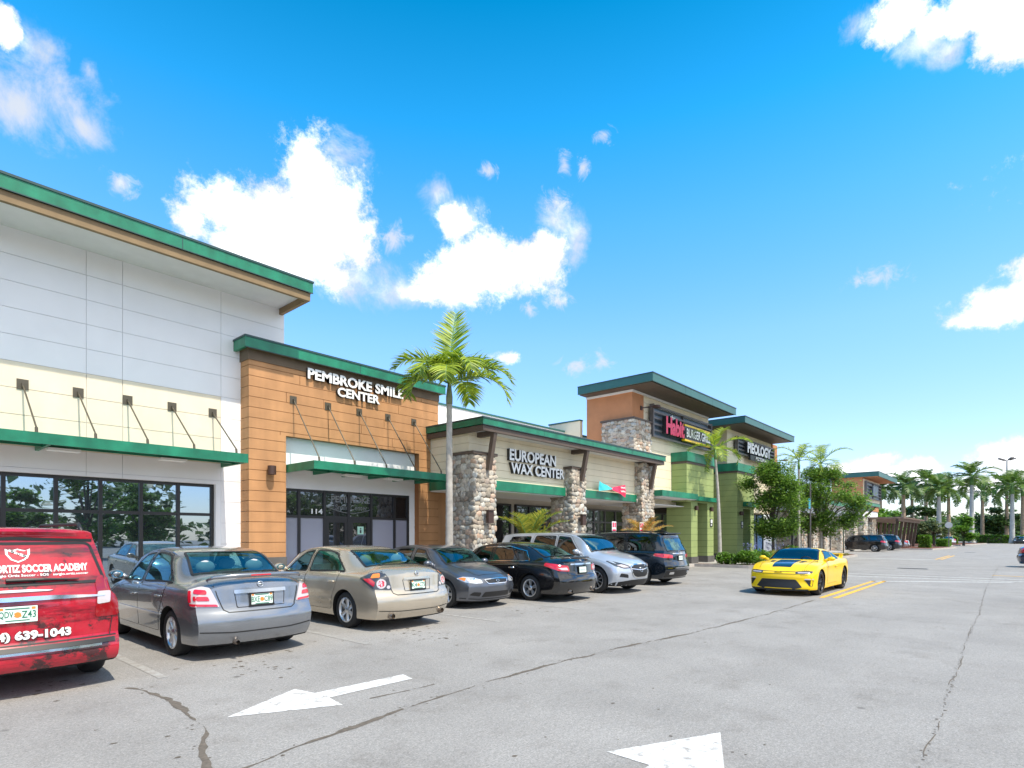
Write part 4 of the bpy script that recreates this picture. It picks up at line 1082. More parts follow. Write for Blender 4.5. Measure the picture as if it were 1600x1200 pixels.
    def wheels(c, style='five', mat=None, rimk=.68):
        sp = c.sp; R = sp['R']; tw = sp.get('tw', .21); mat = mat or m_alloy
        for y in (sp['yf'], sp['yr']):
            for sx in (-1, 1):
                xo = sx * (c.Wd / 2 - sp.get('wi', .035)); MT = Matrix.Translation((xo - sx * tw / 2, y, R)) @ Matrix.Rotation(sx * pi / 2, 4, 'Y')
                rr = R * rimk; w = tw / 2
                t = MB(); t.lathe([(rr, w - .012), (rr + .012, w - .004), (R * .90, w), (R - .012, w - .018), (R, w - .045), (R, -w + .045), (R - .012, -w + .018), (R * .9, -w), (rr, -w)], 40, M=MT)
                to = t.build('wheel', m_tyre, c.root, smooth=True, angle=50)
                r = MB(); r.lathe([(rr + .004, w - .010), (rr - .012, w - .006), (rr - .022, w - .018), (rr - .03, w - .06), (rr - .035, -w + .02)], 40, 0, MT)
                r.lathe([(rr - .033, w - .10), (.0, w - .10)], 40, 1, MT)
                r.lathe([(0, w - .012), (.035, w - .014), (.058, w - .03), (.065, w - .07)], 20, 0, MT)
                def spoke(a, w0, w1, r0=.03, r1=None, z0=-.028, z1=-.022):
                    r1 = r1 or rr - .016; ca, sa = cos(a), sin(a); vs = []
                    for rad, hw, zt in ((r0, w0, z0), (lerp(r0, r1, .5), lerp(w0, w1, .5) * .95, lerp(z0, z1, .5) - .004), (r1, w1, z1)):
                        for dz in (0, -.03):
                            for sd in (-1, 1):
                                k = hw * (1 if dz else .62); vs.append(MT @ Vector((rad * ca - sd * k * sa, rad * sa + sd * k * ca, w + zt + dz)))
                    fs = []
                    for q in (0, 4): fs += [(q, q + 1, q + 5, q + 4), (q + 2, q + 6, q + 7, q + 3), (q, q + 4, q + 6, q + 2), (q + 1, q + 3, q + 7, q + 5)]
                    fs.append((8, 9, 11, 10)); r.add(vs, fs, 0)
                if style == 'five':
                    for k in range(5): spoke(2 * pi * k / 5 + .3, .045, .036)
                elif style == 'split':
                    for k in range(5):
                        for q in (-1, 1): spoke(2 * pi * k / 5 + q * .16, .020, .022)
                elif style == 'six':
                    for k in range(6): spoke(2 * pi * k / 6, .030, .042)
                elif style == 'eight':
                    for k in range(8): spoke(2 * pi * k / 8, .024, .038)
                elif style == 'ten':
                    for k in range(10): spoke(2 * pi * k / 10, .016, .020)
                r.build('rim', [mat, m_black], to, smooth=True, angle=40)
    def side_glass(c, polys, glass):
        for pl, nm, in polys:
            for s in (-1, 1): c.patch(rounded(pl, .05), ('x', s), nm, glass, off=.004, skirt=.02)
    def doors(c, outlines, windows, handles, glass, trim=None, moulding=None):
        for s in (-1, 1):
            for ol, win, hd in zip(outlines, windows, handles):
                d = c.patch(rounded(ol, [.04] * len(ol)), ('x', s), 'door', c.paint, off=.0035, skirt=.012, res=.06, hole=rounded(win, .045) if win and glass in SEE else None)
                if win:
                    wp = rounded(win, .045)
                    c.patch(wp, ('x', s), 'window', glass, d, off=.0075, skirt=.006)
                    c.ribbon(wp + [wp[0]], ('x', s), .028, off=.0092, mi=2)
                if hd:
                    h = c.hit(('x', s), *hd)
                    m = MB(); y, z = hd; pts = []
                    for q in range(7):
                        t = q / 6; hh = c.hit(('x', s), y - .10 + .20 * t, z)
                        if hh: pts.append(hh[0] + hh[1] * (.012 + .022 * sin(pi * t)))
                    if len(pts) > 2: m.tube(pts, [.011] + [.017] * (len(pts) - 2) + [.011], 8); m.build('handle', trim or c.paint, d, smooth=True)
                ol2 = rounded(ol, .04); c.ribbon(ol2 + [ol2[0]], ('x', s), .016, off=.0022, mi=2)
    def mirror(c, y, z, mat=None, size=(.11, .08, .075)):
        for s in (-1, 1):
            h = c.hit(('x', s), y, z - .02)
            x = h[0].x if h else s * c.Wd * .45
            m = MB(); m.ico((x + s * (.06 + size[0]), y - .02, z + .05), size, 3)
            m.bar((x - s * .03, y, z - .03), (x + s * .10, y - .01, z + .03), .05, .09)
            o = m.build('side_mirror', mat or c.paint, c.root, smooth=True)
            g = MB(); cx = x + s * (.06 + size[0])
            g.add([(cx + size[0] * .8 * cos(2 * pi * k / 16), y - .02 - size[1] * .86, z + .05 + size[2] * .8 * sin(2 * pi * k / 16)) for k in range(16)], [tuple(range(16))])
            g.build('mirror_glass', m_mirrorglass, o)
    def plate(c, end, z, text=None, w=.32, h=.165, x=0, frame=True, base=None):
        hh = c.hit(('y', end), x, z)
        p, n = hh; n = Vector((0, n.y, n.z * .5)).normalized(); u = Vector((-end, 0, 0)); v = n.cross(u); v = v if v.z > 0 else -v
        Mx = Matrix((u, v, n)).transposed().to_4x4(); Mx.translation = p + n * .022
        m = MB(); m.obox(Mx, w, h, .012, 0)
        if frame:
            for sx, sy, ww, h2 in ((0, h / 2, w + .03, .018), (0, -h / 2, w + .03, .026), (w / 2, 0, .016, h), (-w / 2, 0, .016, h)):
                m.obox(Mx @ Matrix.Translation((sx, sy, .003)), ww, h2, .016, 3)
        if text:
            a, b = text
            for t, x0, x1 in ((a, -.46, -.10), (b, .10, .46)):
                vs, fs = fit_text(t, x0 * w, x1 * w, -.24 * h, .22 * h, .012)
                m.add([Mx @ Vector((q[0], q[1], .0085)) for q in vs], fs, 1)
            m.add([Mx @ Vector((.028 * cos(k * pi / 6) * (1 + .3 * sin(3 * k)), -.004 + .03 * sin(k * pi / 6), .0083)) for k in range(12)], [tuple(range(12))], 2)
            m.add([Mx @ Vector(q) for q in ((-.3 * w, .33 * h, .0083), (.3 * w, .33 * h, .0083), (.3 * w, .40 * h, .0083), (-.3 * w, .40 * h, .0083))], [(0, 1, 2, 3)], 1)
            m.add([Mx @ Vector(q) for q in ((-.3 * w, -.40 * h, .0083), (.3 * w, -.40 * h, .0083), (.3 * w, -.34 * h, .0083), (-.3 * w, -.34 * h, .0083))], [(0, 1, 2, 3)], 1)
            for sx in (-.40, .40): m.add([Mx @ Vector((sx * w + dx, .37 * h + dy, .0084)) for dx, dy in ((-.016, -.012), (.016, -.012), (.016, .012), (-.016, .012))], [(0, 1, 2, 3)], 2)
        else:
            m.add([Mx @ Vector(q) for q in ((-.36 * w, -.18 * h, .0083), (.36 * w, -.18 * h, .0083), (.36 * w, .15 * h, .0083), (-.36 * w, .15 * h, .0083))], [(0, 1, 2, 3)], 4)
        m.build('license_plate', [base or m_plate, m_platetext, m_platesun, m_black, M('plate_smudge', (.45, .52, .52), .5)], c.root)
    def badge(c, end, z, r=.045, mat=None, bar=True, x=0, rx=None):
        p, n = c.hit(('y', end), x, z); rx = rx or r
        u = Vector((1, 0, 0)); v = n.cross(u).normalized(); m = MB()
        pts = [p + n * .012 + u * rx * cos(2 * pi * k / 20) + v * r * sin(2 * pi * k / 20) for k in range(21)]
        m.tube(pts, .008, 6)
        if bar: m.bar(p + n * .014 - u * rx * 1.25, p + n * .014 + u * rx * 1.25, .016, .012)
        m.build('badge', mat or m_chrome, c.root, smooth=True)
    def exhaust(c, xs, z=.26, r=.045):
        for x in xs:
            h = c.hit(('y', -1), x, max(z + .1, c.gc + .08)); y = h[0].y if h else -c.L / 2
            m = MB(); m.lathe([(r - .008, -.02), (r, 0), (r, .22), (r - .012, .22), (r - .012, -.0)], 16, M=Matrix.Translation((x, y - .01, z)) @ Matrix.Rotation(-pi / 2, 4, 'X'))
            m.build('exhaust_pipe', m_exh, c.root, smooth=True, angle=40)
    def place(c, x, y, rz, k=1.0):
        c.root.location = (x, y, 0); c.root.rotation_euler = (0, 0, rz); c.root.scale = (k, k, k)
    def tail_lamp(c, outline, mode, base, bits=()):
        for s in (-1, 1):
            md = mode if mode[0] != 'd' else ('d', s, mode[2], mode[3])
            ol = outline if mode[0] == 'd' else [(s * u, v) for u, v in outline]
            o = c.patch(rounded(ol, .03), md, 'taillight' if (mode[2] if mode[0] == 'd' else mode[1]) < 0 else 'headlight', base, off=.010, skirt=.03, res=.045)
            for b, mt in bits:
                bo = b if mode[0] == 'd' else [(s * u, v) for u, v in b]
                c.patch(rounded(bo, .02), md, 'lamp_lens', mt, o, off=.015, skirt=.008, res=.035)
def circ(u, v, r, n=14, k=1): return [(u + r * cos(2 * pi * i / n), v + k * r * sin(2 * pi * i / n)) for i in range(n)]
# ------------------------------------------------------------------ the cars themselves
def tz(c, y): return c.topf((y + c.L / 2) / c.L)
def bz(c, y): return c.belt((y + c.L / 2) / c.L)
def win(c, yb0, yb1, yt0, yt1, drop=.10, lift=.03, n=6):
    """side window between the belt and the roof edge; first pair at the belt, second pair at the roof (rear, front)"""
    bot = [(lerp(yb0, yb1, i / n), bz(c, lerp(yb0, yb1, i / n)) + lift) for i in range(n + 1)]
    top = [(lerp(yt1, yt0, i / n), tz(c, lerp(yt1, yt0, i / n)) - drop) for i in range(n + 1)]
    return bot + top
def sides(c, yA, yB, yC, At, Ct, glass, zs=.32, qt=None, drop=.098, hz=.16, trim=None, arch_r=None, arch_f=None, two=False, rx=.0):
    """doors with windows: yA front door edge, yB pillar, yC rear door edge at the belt; At and Ct where the glass meets the roof"""
    ar = arch_r if arch_r is not None else c.sp['yr'] + c.sp['R'] * 1.16 + .06
    af = arch_f if arch_f is not None else c.sp['yf'] - c.sp['R'] * 1.16 - .07
    b = .05
    up = lambda y, d=.06: tz(c, y) - d
    fd = [(yB, zs), (min(af, yA), zs), (yA, zs + .28), (yA, bz(c, yA) - .03), (yA - .06, bz(c, yA) + .04)] + [(lerp(yA - .06, At, k), lerp(bz(c, yA) + .04, up(At), k)) for k in (.5, 1)] + [(yB, up(yB, .055))]
    fw = win(c, yB + b, yA - .12, yB + b, At - .03, drop)
    outs, wins, hds = [fd], [fw], [(yB + .16, bz(c, yB) - hz)]
    if not two:
        rd = [(yB - .02, zs), (yB - .02, up(yB, .055)), (Ct, up(Ct, .065)), (lerp(Ct, yC, .6), lerp(up(Ct, .065), bz(c, yC), .55)), (yC, bz(c, yC) - .02), (lerp(yC, ar, .6), bz(c, yC) - .32), (ar, zs + .16), (ar, zs)]
        rw = win(c, yC + .07 + rx, yB - b - .02, Ct + .06 + rx * .3, yB - b - .02, drop)
        outs.append(rd); wins.append(rw); hds.append((max(yC + .22, ar - .05), bz(c, yC) - hz))
    c.doors(outs, wins, hds, glass, trim)
    if qt:
        for s in (-1, 1): c.patch(rounded(win(c, *qt, drop), .04), ('x', s), 'quarter_window', glass, off=.004)
def screen(c, y0, y1, w0, w1, end, glass, bow=.0):
    """windscreen or rear window seen from above: y0 base, y1 roof edge, half widths w0, w1"""
    e = 1 if end > 0 else -1
    P = [(-w0, y0 - e * .10), (-w0 * .5, y0 - e * .02), (0, y0), (w0 * .5, y0 - e * .02), (w0, y0 - e * .10), (w1, y1 - e * .04), (w1 * .5, y1), (0, y1 + e * .01), (-w1 * .5, y1), (-w1, y1 - e * .04)]
    P = rounded(P, .04)
    c.patch(P, ('z',), 'windshield' if end > 0 else 'rear_window', glass, off=.008, res=.06)
    c.ribbon(P + [P[0]], ('z',), .035, off=.0105, mi=2)
def backlight(c, x0, x1, z0, z1, glass, end=-1):
    P = rounded([(-x0, z0), (x0, z0), (x1, z1), (-x1, z1)], .07)
    c.patch(P, ('y', end), 'rear_window', glass, off=.005, res=.08)
    c.ribbon(P + [P[0]], ('y', end), .03, off=.0075, mi=2)
def finish(c, *pos): c.finish(); c.place(*pos)
SED = dict(top=[(0, 1.02), (.03, 1.075), (.09, 1.105), (.15, 1.125), (.30, 1.42), (.37, 1.485), (.47, 1.51), (.57, 1.475), (.64, 1.40), (.795, 1.06), (.85, 1.00), (.93, .90), (.985, .79), (1, .72)],
    belt=[(0, .92), (.1, .985), (.3, .985), (.5, .955), (.75, .91), (.9, .80), (1, .66)],
    wid=[(0, .90), (.06, .95), (.2, .99), (.4, 1), (.6, 1), (.8, .985), (.92, .95), (1, .86)],
    rin=[(.2, .12), (.35, .02), (.5, 0), (.60, .015), (.68, .08), (.95, .12), (1.1, .15)],
    fin=[(.2, .10), (.35, .02), (.5, 0), (.62, .03), (.75, .13), (.9, .22)], roofw=.66)
def scale_spec(d, **k):
    s = dict(d); s.update(k); return s
def zscale(pts, k): return [(a, b * k) for a, b in pts]

# grey compact sedan, nose to the shop
p_grey = carpaint('metallic_grey_paint', (.27, .285, .31), .75, .27)
c = Car('parked_car', 'metallic grey compact sedan with a rear lip spoiler parked nose-in beside the red van', 'car', scale_spec(SED, L=4.57, W=1.79, H=1.51, R=.325, yf=1.385, yr=-1.30, gc=.20, paint=p_grey, trim=m_seatgrey, back=-1.0), 'cars parked along the shop fronts')
sides(c, 1.02, .03, -1.10, .45, -.72, m_carglass, hz=.17, rx=-.16)
screen(c, 1.30, .62, .66, .56, 1, m_carglass); screen(c, -1.52, -.90, .62, .53, -1, m_carglass)
c.tail_lamp([(-.19, .72), (.17, .735), (.215, .95), (.05, .99), (-.07, .97)], ('d', 1, -1, 32), m_tailclear,
    [([(-.03, .89), (.13, .90), (.13, .95), (-.03, .94)], m_tailred), ([(-.07, .805), (.12, .81), (.13, .87), (-.045, .865)], m_tailred), ([(-.17, .725), (.165, .742), (.18, .775), (-.15, .757)], m_tailred), ([(.15, .785), (.19, .785), (.205, .94), (.165, .94)], m_tailred)])
U = [(-.60, 1.05), (-.56, .86), (-.50, .68), (-.44, .645), (.44, .645), (.50, .68), (.56, .86), (.60, 1.05)]
c.ribbon(U, ('y', -1), .012)
c.patch(rounded([(-.36, .885), (.36, .885), (.36, .935), (-.36, .935)], .015), ('y', -1), 'trunk_trim', M('bright_paint', (.6, .62, .65), .2, metal=.8), off=.022, skirt=.03)
c.patch(rounded([(-.33, .70), (.33, .70), (.35, .885), (-.35, .885)], .03), ('y', -1), 'plate_recess', p_grey, off=-.004, skirt=-.01)
c.ribbon([(-.33, .70), (.33, .70), (.35, .885)], ('y', -1), .010, off=.001); c.ribbon([(-.33, .70), (-.35, .885)], ('y', -1), .010, off=.001)
c.plate(-1, .795, ('BXE', 'C89')); c.badge(-1, 1.0, .036)
c.ribbon([(-.78, .40), (-.4, .375), (.4, .375), (.78, .40)], ('y', -1), .014)
m = MB(); m.tube([(-.66, -2.01, 1.075), (-.60, -2.09, 1.115), (-.3, -2.16, 1.132), (.3, -2.16, 1.132), (.60, -2.09, 1.115), (.66, -2.01, 1.075)], [.015, .026, .03, .03, .026, .015], 8); o = m.build('spoiler', p_grey, c.root, smooth=True)
m = MB(); m.box(-.14, .14, -2.192, -2.17, 1.122, 1.142); m.build('brake_light', m_tailred, o)
c.patch(rounded([(-1.0, .545), (.95, .545), (.95, .57), (-1.0, .57)], .01), ('x', -1), 'side_moulding', M('bright_paint', (.6, .62, .65)), off=.014); c.patch(rounded([(-1.0, .545), (.95, .545), (.95, .57), (-1.0, .57)], .01), ('x', 1), 'side_moulding', M('bright_paint', (.6, .62, .65)), off=.014)
c.exhaust((-.35,), .24, .035); c.mirror(.92, 1.0); c.wheels('eight')
c.tail_lamp([(-.25, .62), (.22, .64), (.24, .78), (-.2, .76)], ('d', 1, 1, 35), m_headlens)
finish(c, 3.70, 10.05, 0, .985)

# champagne sedan
p_champ = carpaint('champagne_paint', (.56, .49, .39), .65, .27)
ALT = scale_spec(SED, L=4.82, W=1.80, H=1.475, top=[(0, 1.00), (.025, 1.06), (.07, 1.10), (.125, 1.12), (.30, 1.395), (.38, 1.455), (.47, 1.475), (.56, 1.445), (.63, 1.37), (.785, 1.03), (.85, .97), (.93, .87), (.985, .76), (1, .69)],
    belt=[(0, .90), (.1, .985), (.3, .985), (.5, .95), (.75, .89), (.9, .78), (1, .64)], R=.325, yf=1.44, yr=-1.34, gc=.19)
c = Car('parked_car', 'champagne beige sedan with round red tail lamps and twin exhausts parked nose-in', 'car', scale_spec(ALT, paint=p_champ, trim=m_seatbeige, back=-1.05, wid=[(0, .90), (.06, .955), (.2, .995), (.4, 1), (.6, 1), (.8, .985), (.92, .95), (1, .86)]), 'cars parked along the shop fronts')
sides(c, 1.06, .05, -1.14, .44, -.78, m_carglass, hz=.16, rx=-.18)
screen(c, 1.32, .62, .66, .55, 1, m_carglass); screen(c, -1.74, -1.0, .62, .51, -1, m_carglass)
c.tail_lamp([(-.20, .72), (.12, .74), (.34, .92), (.16, 1.0), (-.02, 1.02), (-.14, .95)], ('d', 1, -1, 34), m_lensdark,
    [(circ(-.02, .83, .085), m_tailclear), (circ(-.02, .83, .058), m_tailred), ([(.0, .93), (.16, .92), (.12, .985), (.0, 1.0)], m_amber), ([(.10, .78), (.28, .91), (.16, .92), (.08, .86)], m_tailred), (circ(-.14, .77, .03), m_tailclear)])
c.ribbon([(-.60, 1.04), (-.57, .86), (-.52, .66), (-.45, .63), (.45, .63), (.52, .66), (.57, .86), (.60, 1.04)], ('y', -1), .012)
c.patch(rounded([(-.30, .885), (.30, .885), (.29, .925), (-.29, .925)], .015), ('y', -1), 'trunk_trim', M('champ_bright', (.62, .60, .54), .2, metal=.8), off=.018, skirt=.03)
c.ribbon([(-.31, .885), (-.28, .69), (.28, .69), (.31, .885)], ('y', -1), .012, off=.001)
c.plate(-1, .785, ('K4', 'C75')); c.badge(-1, .985, .034)
c.ribbon([(-.80, .37), (-.4, .345), (.4, .345), (.80, .37)], ('y', -1), .012)
c.patch(rounded([(-.9, .44), (.95, .44), (.95, .50), (-.9, .50)], .02), ('x', -1), 'side_moulding', p_champ, off=.014); c.patch(rounded([(-.9, .44), (.95, .44), (.95, .50), (-.9, .50)], .02), ('x', 1), 'side_moulding', p_champ, off=.014)
c.exhaust((-.56, .56), .27, .05); c.mirror(.96, .98); c.wheels('six')
c.tail_lamp([(-.25, .62), (.22, .64), (.24, .78), (-.2, .76)], ('d', 1, 1, 35), m_headlens)
finish(c, 6.64, 10.42, 0, .99)

# dark grey sedan, nose out
p_gun = carpaint('gunmetal_paint', (.13, .14, .165), .7, .28)
c = Car('parked_car', 'dull gunmetal grey sedan parked nose-out with a small mesh grille', 'car', scale_spec(SED, L=4.53, W=1.775, H=1.46, top=zscale(SED['top'], .965), R=.32, yf=1.36, yr=-1.29, gc=.17, paint=p_gun), 'cars parked along the shop fronts')
sides(c, 1.0, .03, -1.02, .42, -.66, m_tintglass, hz=.16)
screen(c, 1.30, .60, .66, .55, 1, m_carglass); screen(c, -1.50, -.90, .62, .52, -1, m_carglass)
c.tail_lamp([(-.30, .595), (-.12, .585), (.12, .62), (.30, .70), (.16, .735), (-.08, .72), (-.26, .665)], ('d', 1, 1, 38), m_headlens, [([(.12, .64), (.26, .70), (.16, .72), (.08, .70)], m_amber), (circ(-.10, .65, .045), m_chrome), (circ(.03, .665, .035), m_tailclear)])
gr = rounded([(-.38, .665), (-.30, .575), (.30, .575), (.38, .665), (0, .685)], .03)
o = c.patch(gr, ('y', 1), 'grille', m_black, off=.006); c.ribbon(gr + [gr[0]], ('y', 1), .018, off=.012, mi=3)
c.badge(1, .63, .028, rx=.05, bar=False)
c.patch(rounded([(-.46, .27), (.46, .27), (.40, .39), (-.40, .39)], .04), ('y', 1), 'lower_grille', m_black, off=.004)
for s in (-1, 1): c.patch(rounded([(s * .50, .29), (s * .74, .33), (s * .66, .40), (s * .48, .385)], .03), ('y', 1), 'fog_recess', m_black, off=.004)
c.ribbon([(-.82, .255), (-.5, .225), (.5, .225), (.82, .255)], ('y', 1), .02)
c.ribbon([(-.66, .98), (-.62, 1.5), (-.50, 1.95), (-.42, 2.02)], ('z',), .010); c.ribbon([(.66, .98), (.62, 1.5), (.50, 1.95), (.42, 2.02)], ('z',), .010); c.ribbon([(-.42, 2.02), (0, 2.06), (.42, 2.02)], ('z',), .010)
c.sp['extra_mats'] = (m_chrome,)
c.mirror(.90, .97); c.wheels('five'); finish(c, 9.72, 11.22, pi, .98)

# black sedan
p_black = carpaint('black_paint', (.006, .006, .007), .0, .12, .0)
c = Car('parked_car', 'glossy black sedan with chrome window line and white-red tail lamps parked nose-in', 'car', scale_spec(ALT, L=4.86, W=1.83, paint=p_black), 'cars parked along the shop fronts')
sides(c, 1.06, .05, -.98, .44, -.62, m_tintglass, hz=.16, trim=m_chrome, qt=(-1.28, -1.0, -1.02, -.72))
screen(c, 1.32, .62, .66, .55, 1, m_tintglass); screen(c, -1.76, -1.02, .62, .51, -1, m_carglass)
for s in (-1, 1): c.ribbon([(1.02, bz(c, 1.0) + .02), (0, bz(c, 0) + .02), (-1.30, bz(c, -1.3) + .02), (-1.12, tz(c, -1.12) - .11), (-.5, tz(c, -.5) - .10), (.4, tz(c, .4) - .11)], ('x', s), .016, off=.012, mi=3)
c.sp['extra_mats'] = (m_chrome,)
c.tail_lamp([(-.26, .76), (.06, .78), (.34, .90), (.30, .97), (.05, .93), (-.22, .90)], ('d', 1, -1, 32), m_tailred, [([(-.22, .79), (-.02, .80), (.08, .85), (-.18, .86)], m_tailclear)])
c.ribbon([(-.60, 1.04), (-.57, .86), (-.52, .66), (.52, .66), (.57, .86), (.60, 1.04)], ('y', -1), .010)
c.patch(rounded([(-.44, .915), (.44, .915), (.43, .95), (-.43, .95)], .015), ('y', -1), 'trunk_trim', m_chrome, off=.016, skirt=.03)
c.plate(-1, .79, None); c.badge(-1, 1.01, .032)
m = MB(); m.tube([(-.64, -2.16, 1.06), (-.3, -2.30, 1.10), (.3, -2.30, 1.10), (.64, -2.16, 1.06)], [.015, .026, .026, .015], 8); m.build('spoiler', p_black, c.root, smooth=True)
c.exhaust((.45, -.5), .27, .045); c.mirror(.96, .98); c.wheels('split')
c.tail_lamp([(-.25, .62), (.22, .64), (.24, .78), (-.2, .76)], ('d', 1, 1, 35), m_headlens)
finish(c, 12.13, 10.70, 0)

# SUVs
SUV = dict(top=[(0, 1.62), (.02, 1.66), (.08, 1.72), (.25, 1.765), (.45, 1.775), (.58, 1.745), (.655, 1.67), (.795, 1.20), (.85, 1.15), (.93, 1.06), (.985, .95), (1, .86)],
    belt=[(0, 1.10), (.2, 1.12), (.5, 1.08), (.75, 1.04), (.9, .94), (1, .78)], wid=[(0, .92), (.08, .97), (.25, 1), (.7, 1), (.86, .985), (.95, .95), (1, .88)],
    rin=[(.25, .14), (.45, .01), (.65, 0), (.75, .05), (1.0, .08), (1.15, .12), (1.45, .30), (1.62, .36), (1.68, .30)],
    fin=[(.2, .14), (.4, .03), (.6, 0), (.8, .05), (.95, .16), (1.05, .26)], roofw=.70, gc=.22, FR=1.1, RR=1.0, fc=.34, rc=.18, flare=.02)
p_silver = carpaint('silver_blue_paint', (.52, .56, .62), .5, .28)
c = Car('parked_suv', 'silver crossover SUV parked nose-out with a large dark oval grille', 'SUV', scale_spec(SUV, L=5.19, W=2.0, H=1.775, R=.385, yf=1.62, yr=-1.45, paint=p_silver), 'cars parked along the shop fronts')
sides(c, 1.18, .12, -.92, .62, -.80, m_tintglass, zs=.36, drop=.12, qt=(-1.95, -1.0, -1.75, -.94), hz=.17, trim=m_chrome)
screen(c, 1.48, .80, .76, .64, 1, m_carglass); backlight(c, .66, .58, 1.15, 1.56, m_tintglass)
c.tail_lamp([(-.36, .74), (-.16, .73), (.12, .80), (.34, .94), (.14, .93), (-.10, .87), (-.30, .81)], ('d', 1, 1, 38), m_lensdark, [([(-.30, .76), (-.12, .755), (.08, .82), (-.06, .84), (-.26, .79)], m_tailclear), ([(.06, .84), (.28, .925), (.14, .915)], m_headlens)])
gr = rounded([(-.48, .78), (-.40, .52), (-.24, .46), (.24, .46), (.40, .52), (.48, .78), (.30, .84), (-.30, .84)], .10)
c.patch(gr, ('y', 1), 'grille', m_black, off=.006); c.ribbon(gr + [gr[0]], ('y', 1), .03, off=.014, mi=3); c.ribbon([(-.46, .72), (-.12, .68), (.12, .68), (.46, .72)], ('y', 1), .022, off=.02, mi=3); c.badge(1, .68, .07, bar=False)
c.patch(rounded([(-.95, .24), (.95, .24), (.92, .34), (.45, .40), (-.45, .40), (-.92, .34)], .05), ('y', 1), 'skid_trim', m_black, off=.006)
for s in (-1, 1): c.patch(rounded([(s * .56, .46), (s * .84, .50), (s * .80, .60), (s * .58, .56)], .03), ('y', 1), 'fog_recess', m_black, off=.005)
c.sp['extra_mats'] = (m_chrome,)
c.tail_lamp([(-.2, .95), (.2, .97), (.22, 1.1), (-.18, 1.08)], ('d', 1, -1, 32), m_tailred)
c.mirror(1.05, 1.15); c.wheels('ten'); finish(c, 14.92, 10.78, pi, .985)

p_navy = carpaint('blue_black_paint', (.008, .014, .022), .3, .14, .0)
c = Car('parked_suv', 'blue-black SUV parked nose-in next to the planting island', 'SUV', scale_spec(SUV, L=4.93, W=1.95, H=1.77, R=.375, yf=1.58, yr=-1.42, paint=p_navy), 'cars parked along the shop fronts')
sides(c, 1.15, .10, -.88, .60, -.76, m_tintglass, zs=.36, drop=.12, qt=(-1.92, -.96, -1.60, -.90), trim=m_chrome)
screen(c, 1.40, .74, .76, .64, 1, m_carglass); backlight(c, .70, .60, 1.14, 1.56, m_carglass)
c.tail_lamp([(-.34, .90), (.1, .92), (.30, .98), (.26, 1.06), (.0, 1.04), (-.34, 1.0)], ('d', 1, -1, 30), m_tailred)
c.patch(rounded([(-.46, 1.035), (.46, 1.035), (.46, 1.06), (-.46, 1.06)], .01), ('y', -1), 'trunk_trim', m_chrome, off=.016)
c.patch(rounded([(-.86, .28), (.86, .28), (.84, .50), (-.84, .50)], .06), ('y', -1), 'bumper_trim', m_black, off=.006); c.ribbon([(-.8, .58), (.8, .58)], ('y', -1), .02, off=.012, mi=3); c.sp['extra_mats'] = (m_chrome,)
c.plate(-1, .90, None, w=.30); c.badge(-1, 1.09, .05, bar=False)
for x in (-.58, .58):
    P = rounded([(x - .12, .38), (x + .12, .38), (x + .10, .46), (x - .10, .46)], .03); c.patch(P, ('y', -1), 'exhaust_pipe', m_chrome, off=.02)
m = MB(); m.box(-.60, .60, -2.14, -1.85, 1.70, 1.735); m.build('spoiler', p_navy, c.root, bevel=.012)
for s in (-1, 1):
    m = MB(); m.tube([(s * .62, -1.7, 1.73), (s * .64, -1.5, 1.795), (s * .64, .2, 1.80), (s * .62, .4, 1.74)], .018, 6); m.build('roof_rail', m_black, c.root, smooth=True)
c.mirror(1.02, 1.15); c.wheels('five')
c.tail_lamp([(-.25, .78), (.22, .8), (.24, .94), (-.2, .92)], ('d', 1, 1, 35), m_headlens)
finish(c, 18.2, 11.0, 0)

# red wrapped minivan
def wrap_mat():
    m, nt, b = newmat('red_grunge_wrap'); L = nt.links
    tc = nd(nt, 'ShaderNodeTexCoord')
    def layer(scale, sx, sy, sz, lo, hi, rot=0):
        mp = nd(nt, 'ShaderNodeMapping'); mp.inputs['Scale'].default_value = (sx, sy, sz); mp.inputs['Rotation'].default_value = (0, rot, 0); L.new(tc.outputs['Object'], mp.inputs[0])
        n = nd(nt, 'ShaderNodeTexNoise'); n.inputs['Scale'].default_value = scale; n.inputs['Detail'].default_value = 9; n.inputs['Roughness'].default_value = .68; L.new(mp.outputs[0], n.inputs['Vector'])
        r = ramp(nt, [(lo, (0, 0, 0)), (hi, (1, 1, 1))]); L.new(n.outputs[0], r.inputs[0]); return r.outputs[0]
    def mix(f, a, bc, k=1):
        x = nd(nt, 'ShaderNodeMix', data_type='RGBA'); 
        if k < 1:
            mu = nd(nt, 'ShaderNodeMath', operation='MULTIPLY'); mu.inputs[1].default_value = k; L.new(f, mu.inputs[0]); f = mu.outputs[0]
        L.new(f, x.inputs[0])
        if isinstance(a, tuple): x.inputs[6].default_value = (*a, 1)
        else: L.new(a, x.inputs[6])
        x.inputs[7].default_value = (*bc, 1); return x.outputs[2]
    col = mix(layer(1.4, 1, 1, 1, .45, .58), (.36, .003, .014), (.46, .008, .026))
    col = mix(layer(1.1, 1, 1, 7, .50, .64, .06), col, (.040, .006, .012), .85)
    col = mix(layer(2.1, 1.2, 1, 1.6, .555, .60, .5), col, (.015, .008, .010), .9)
    L.new(col, b.inputs['Base Color']); b.inputs['Roughness'].default_value = .25; b.inputs['Coat Weight'].default_value = .8
    return m
p_wrap = wrap_mat()
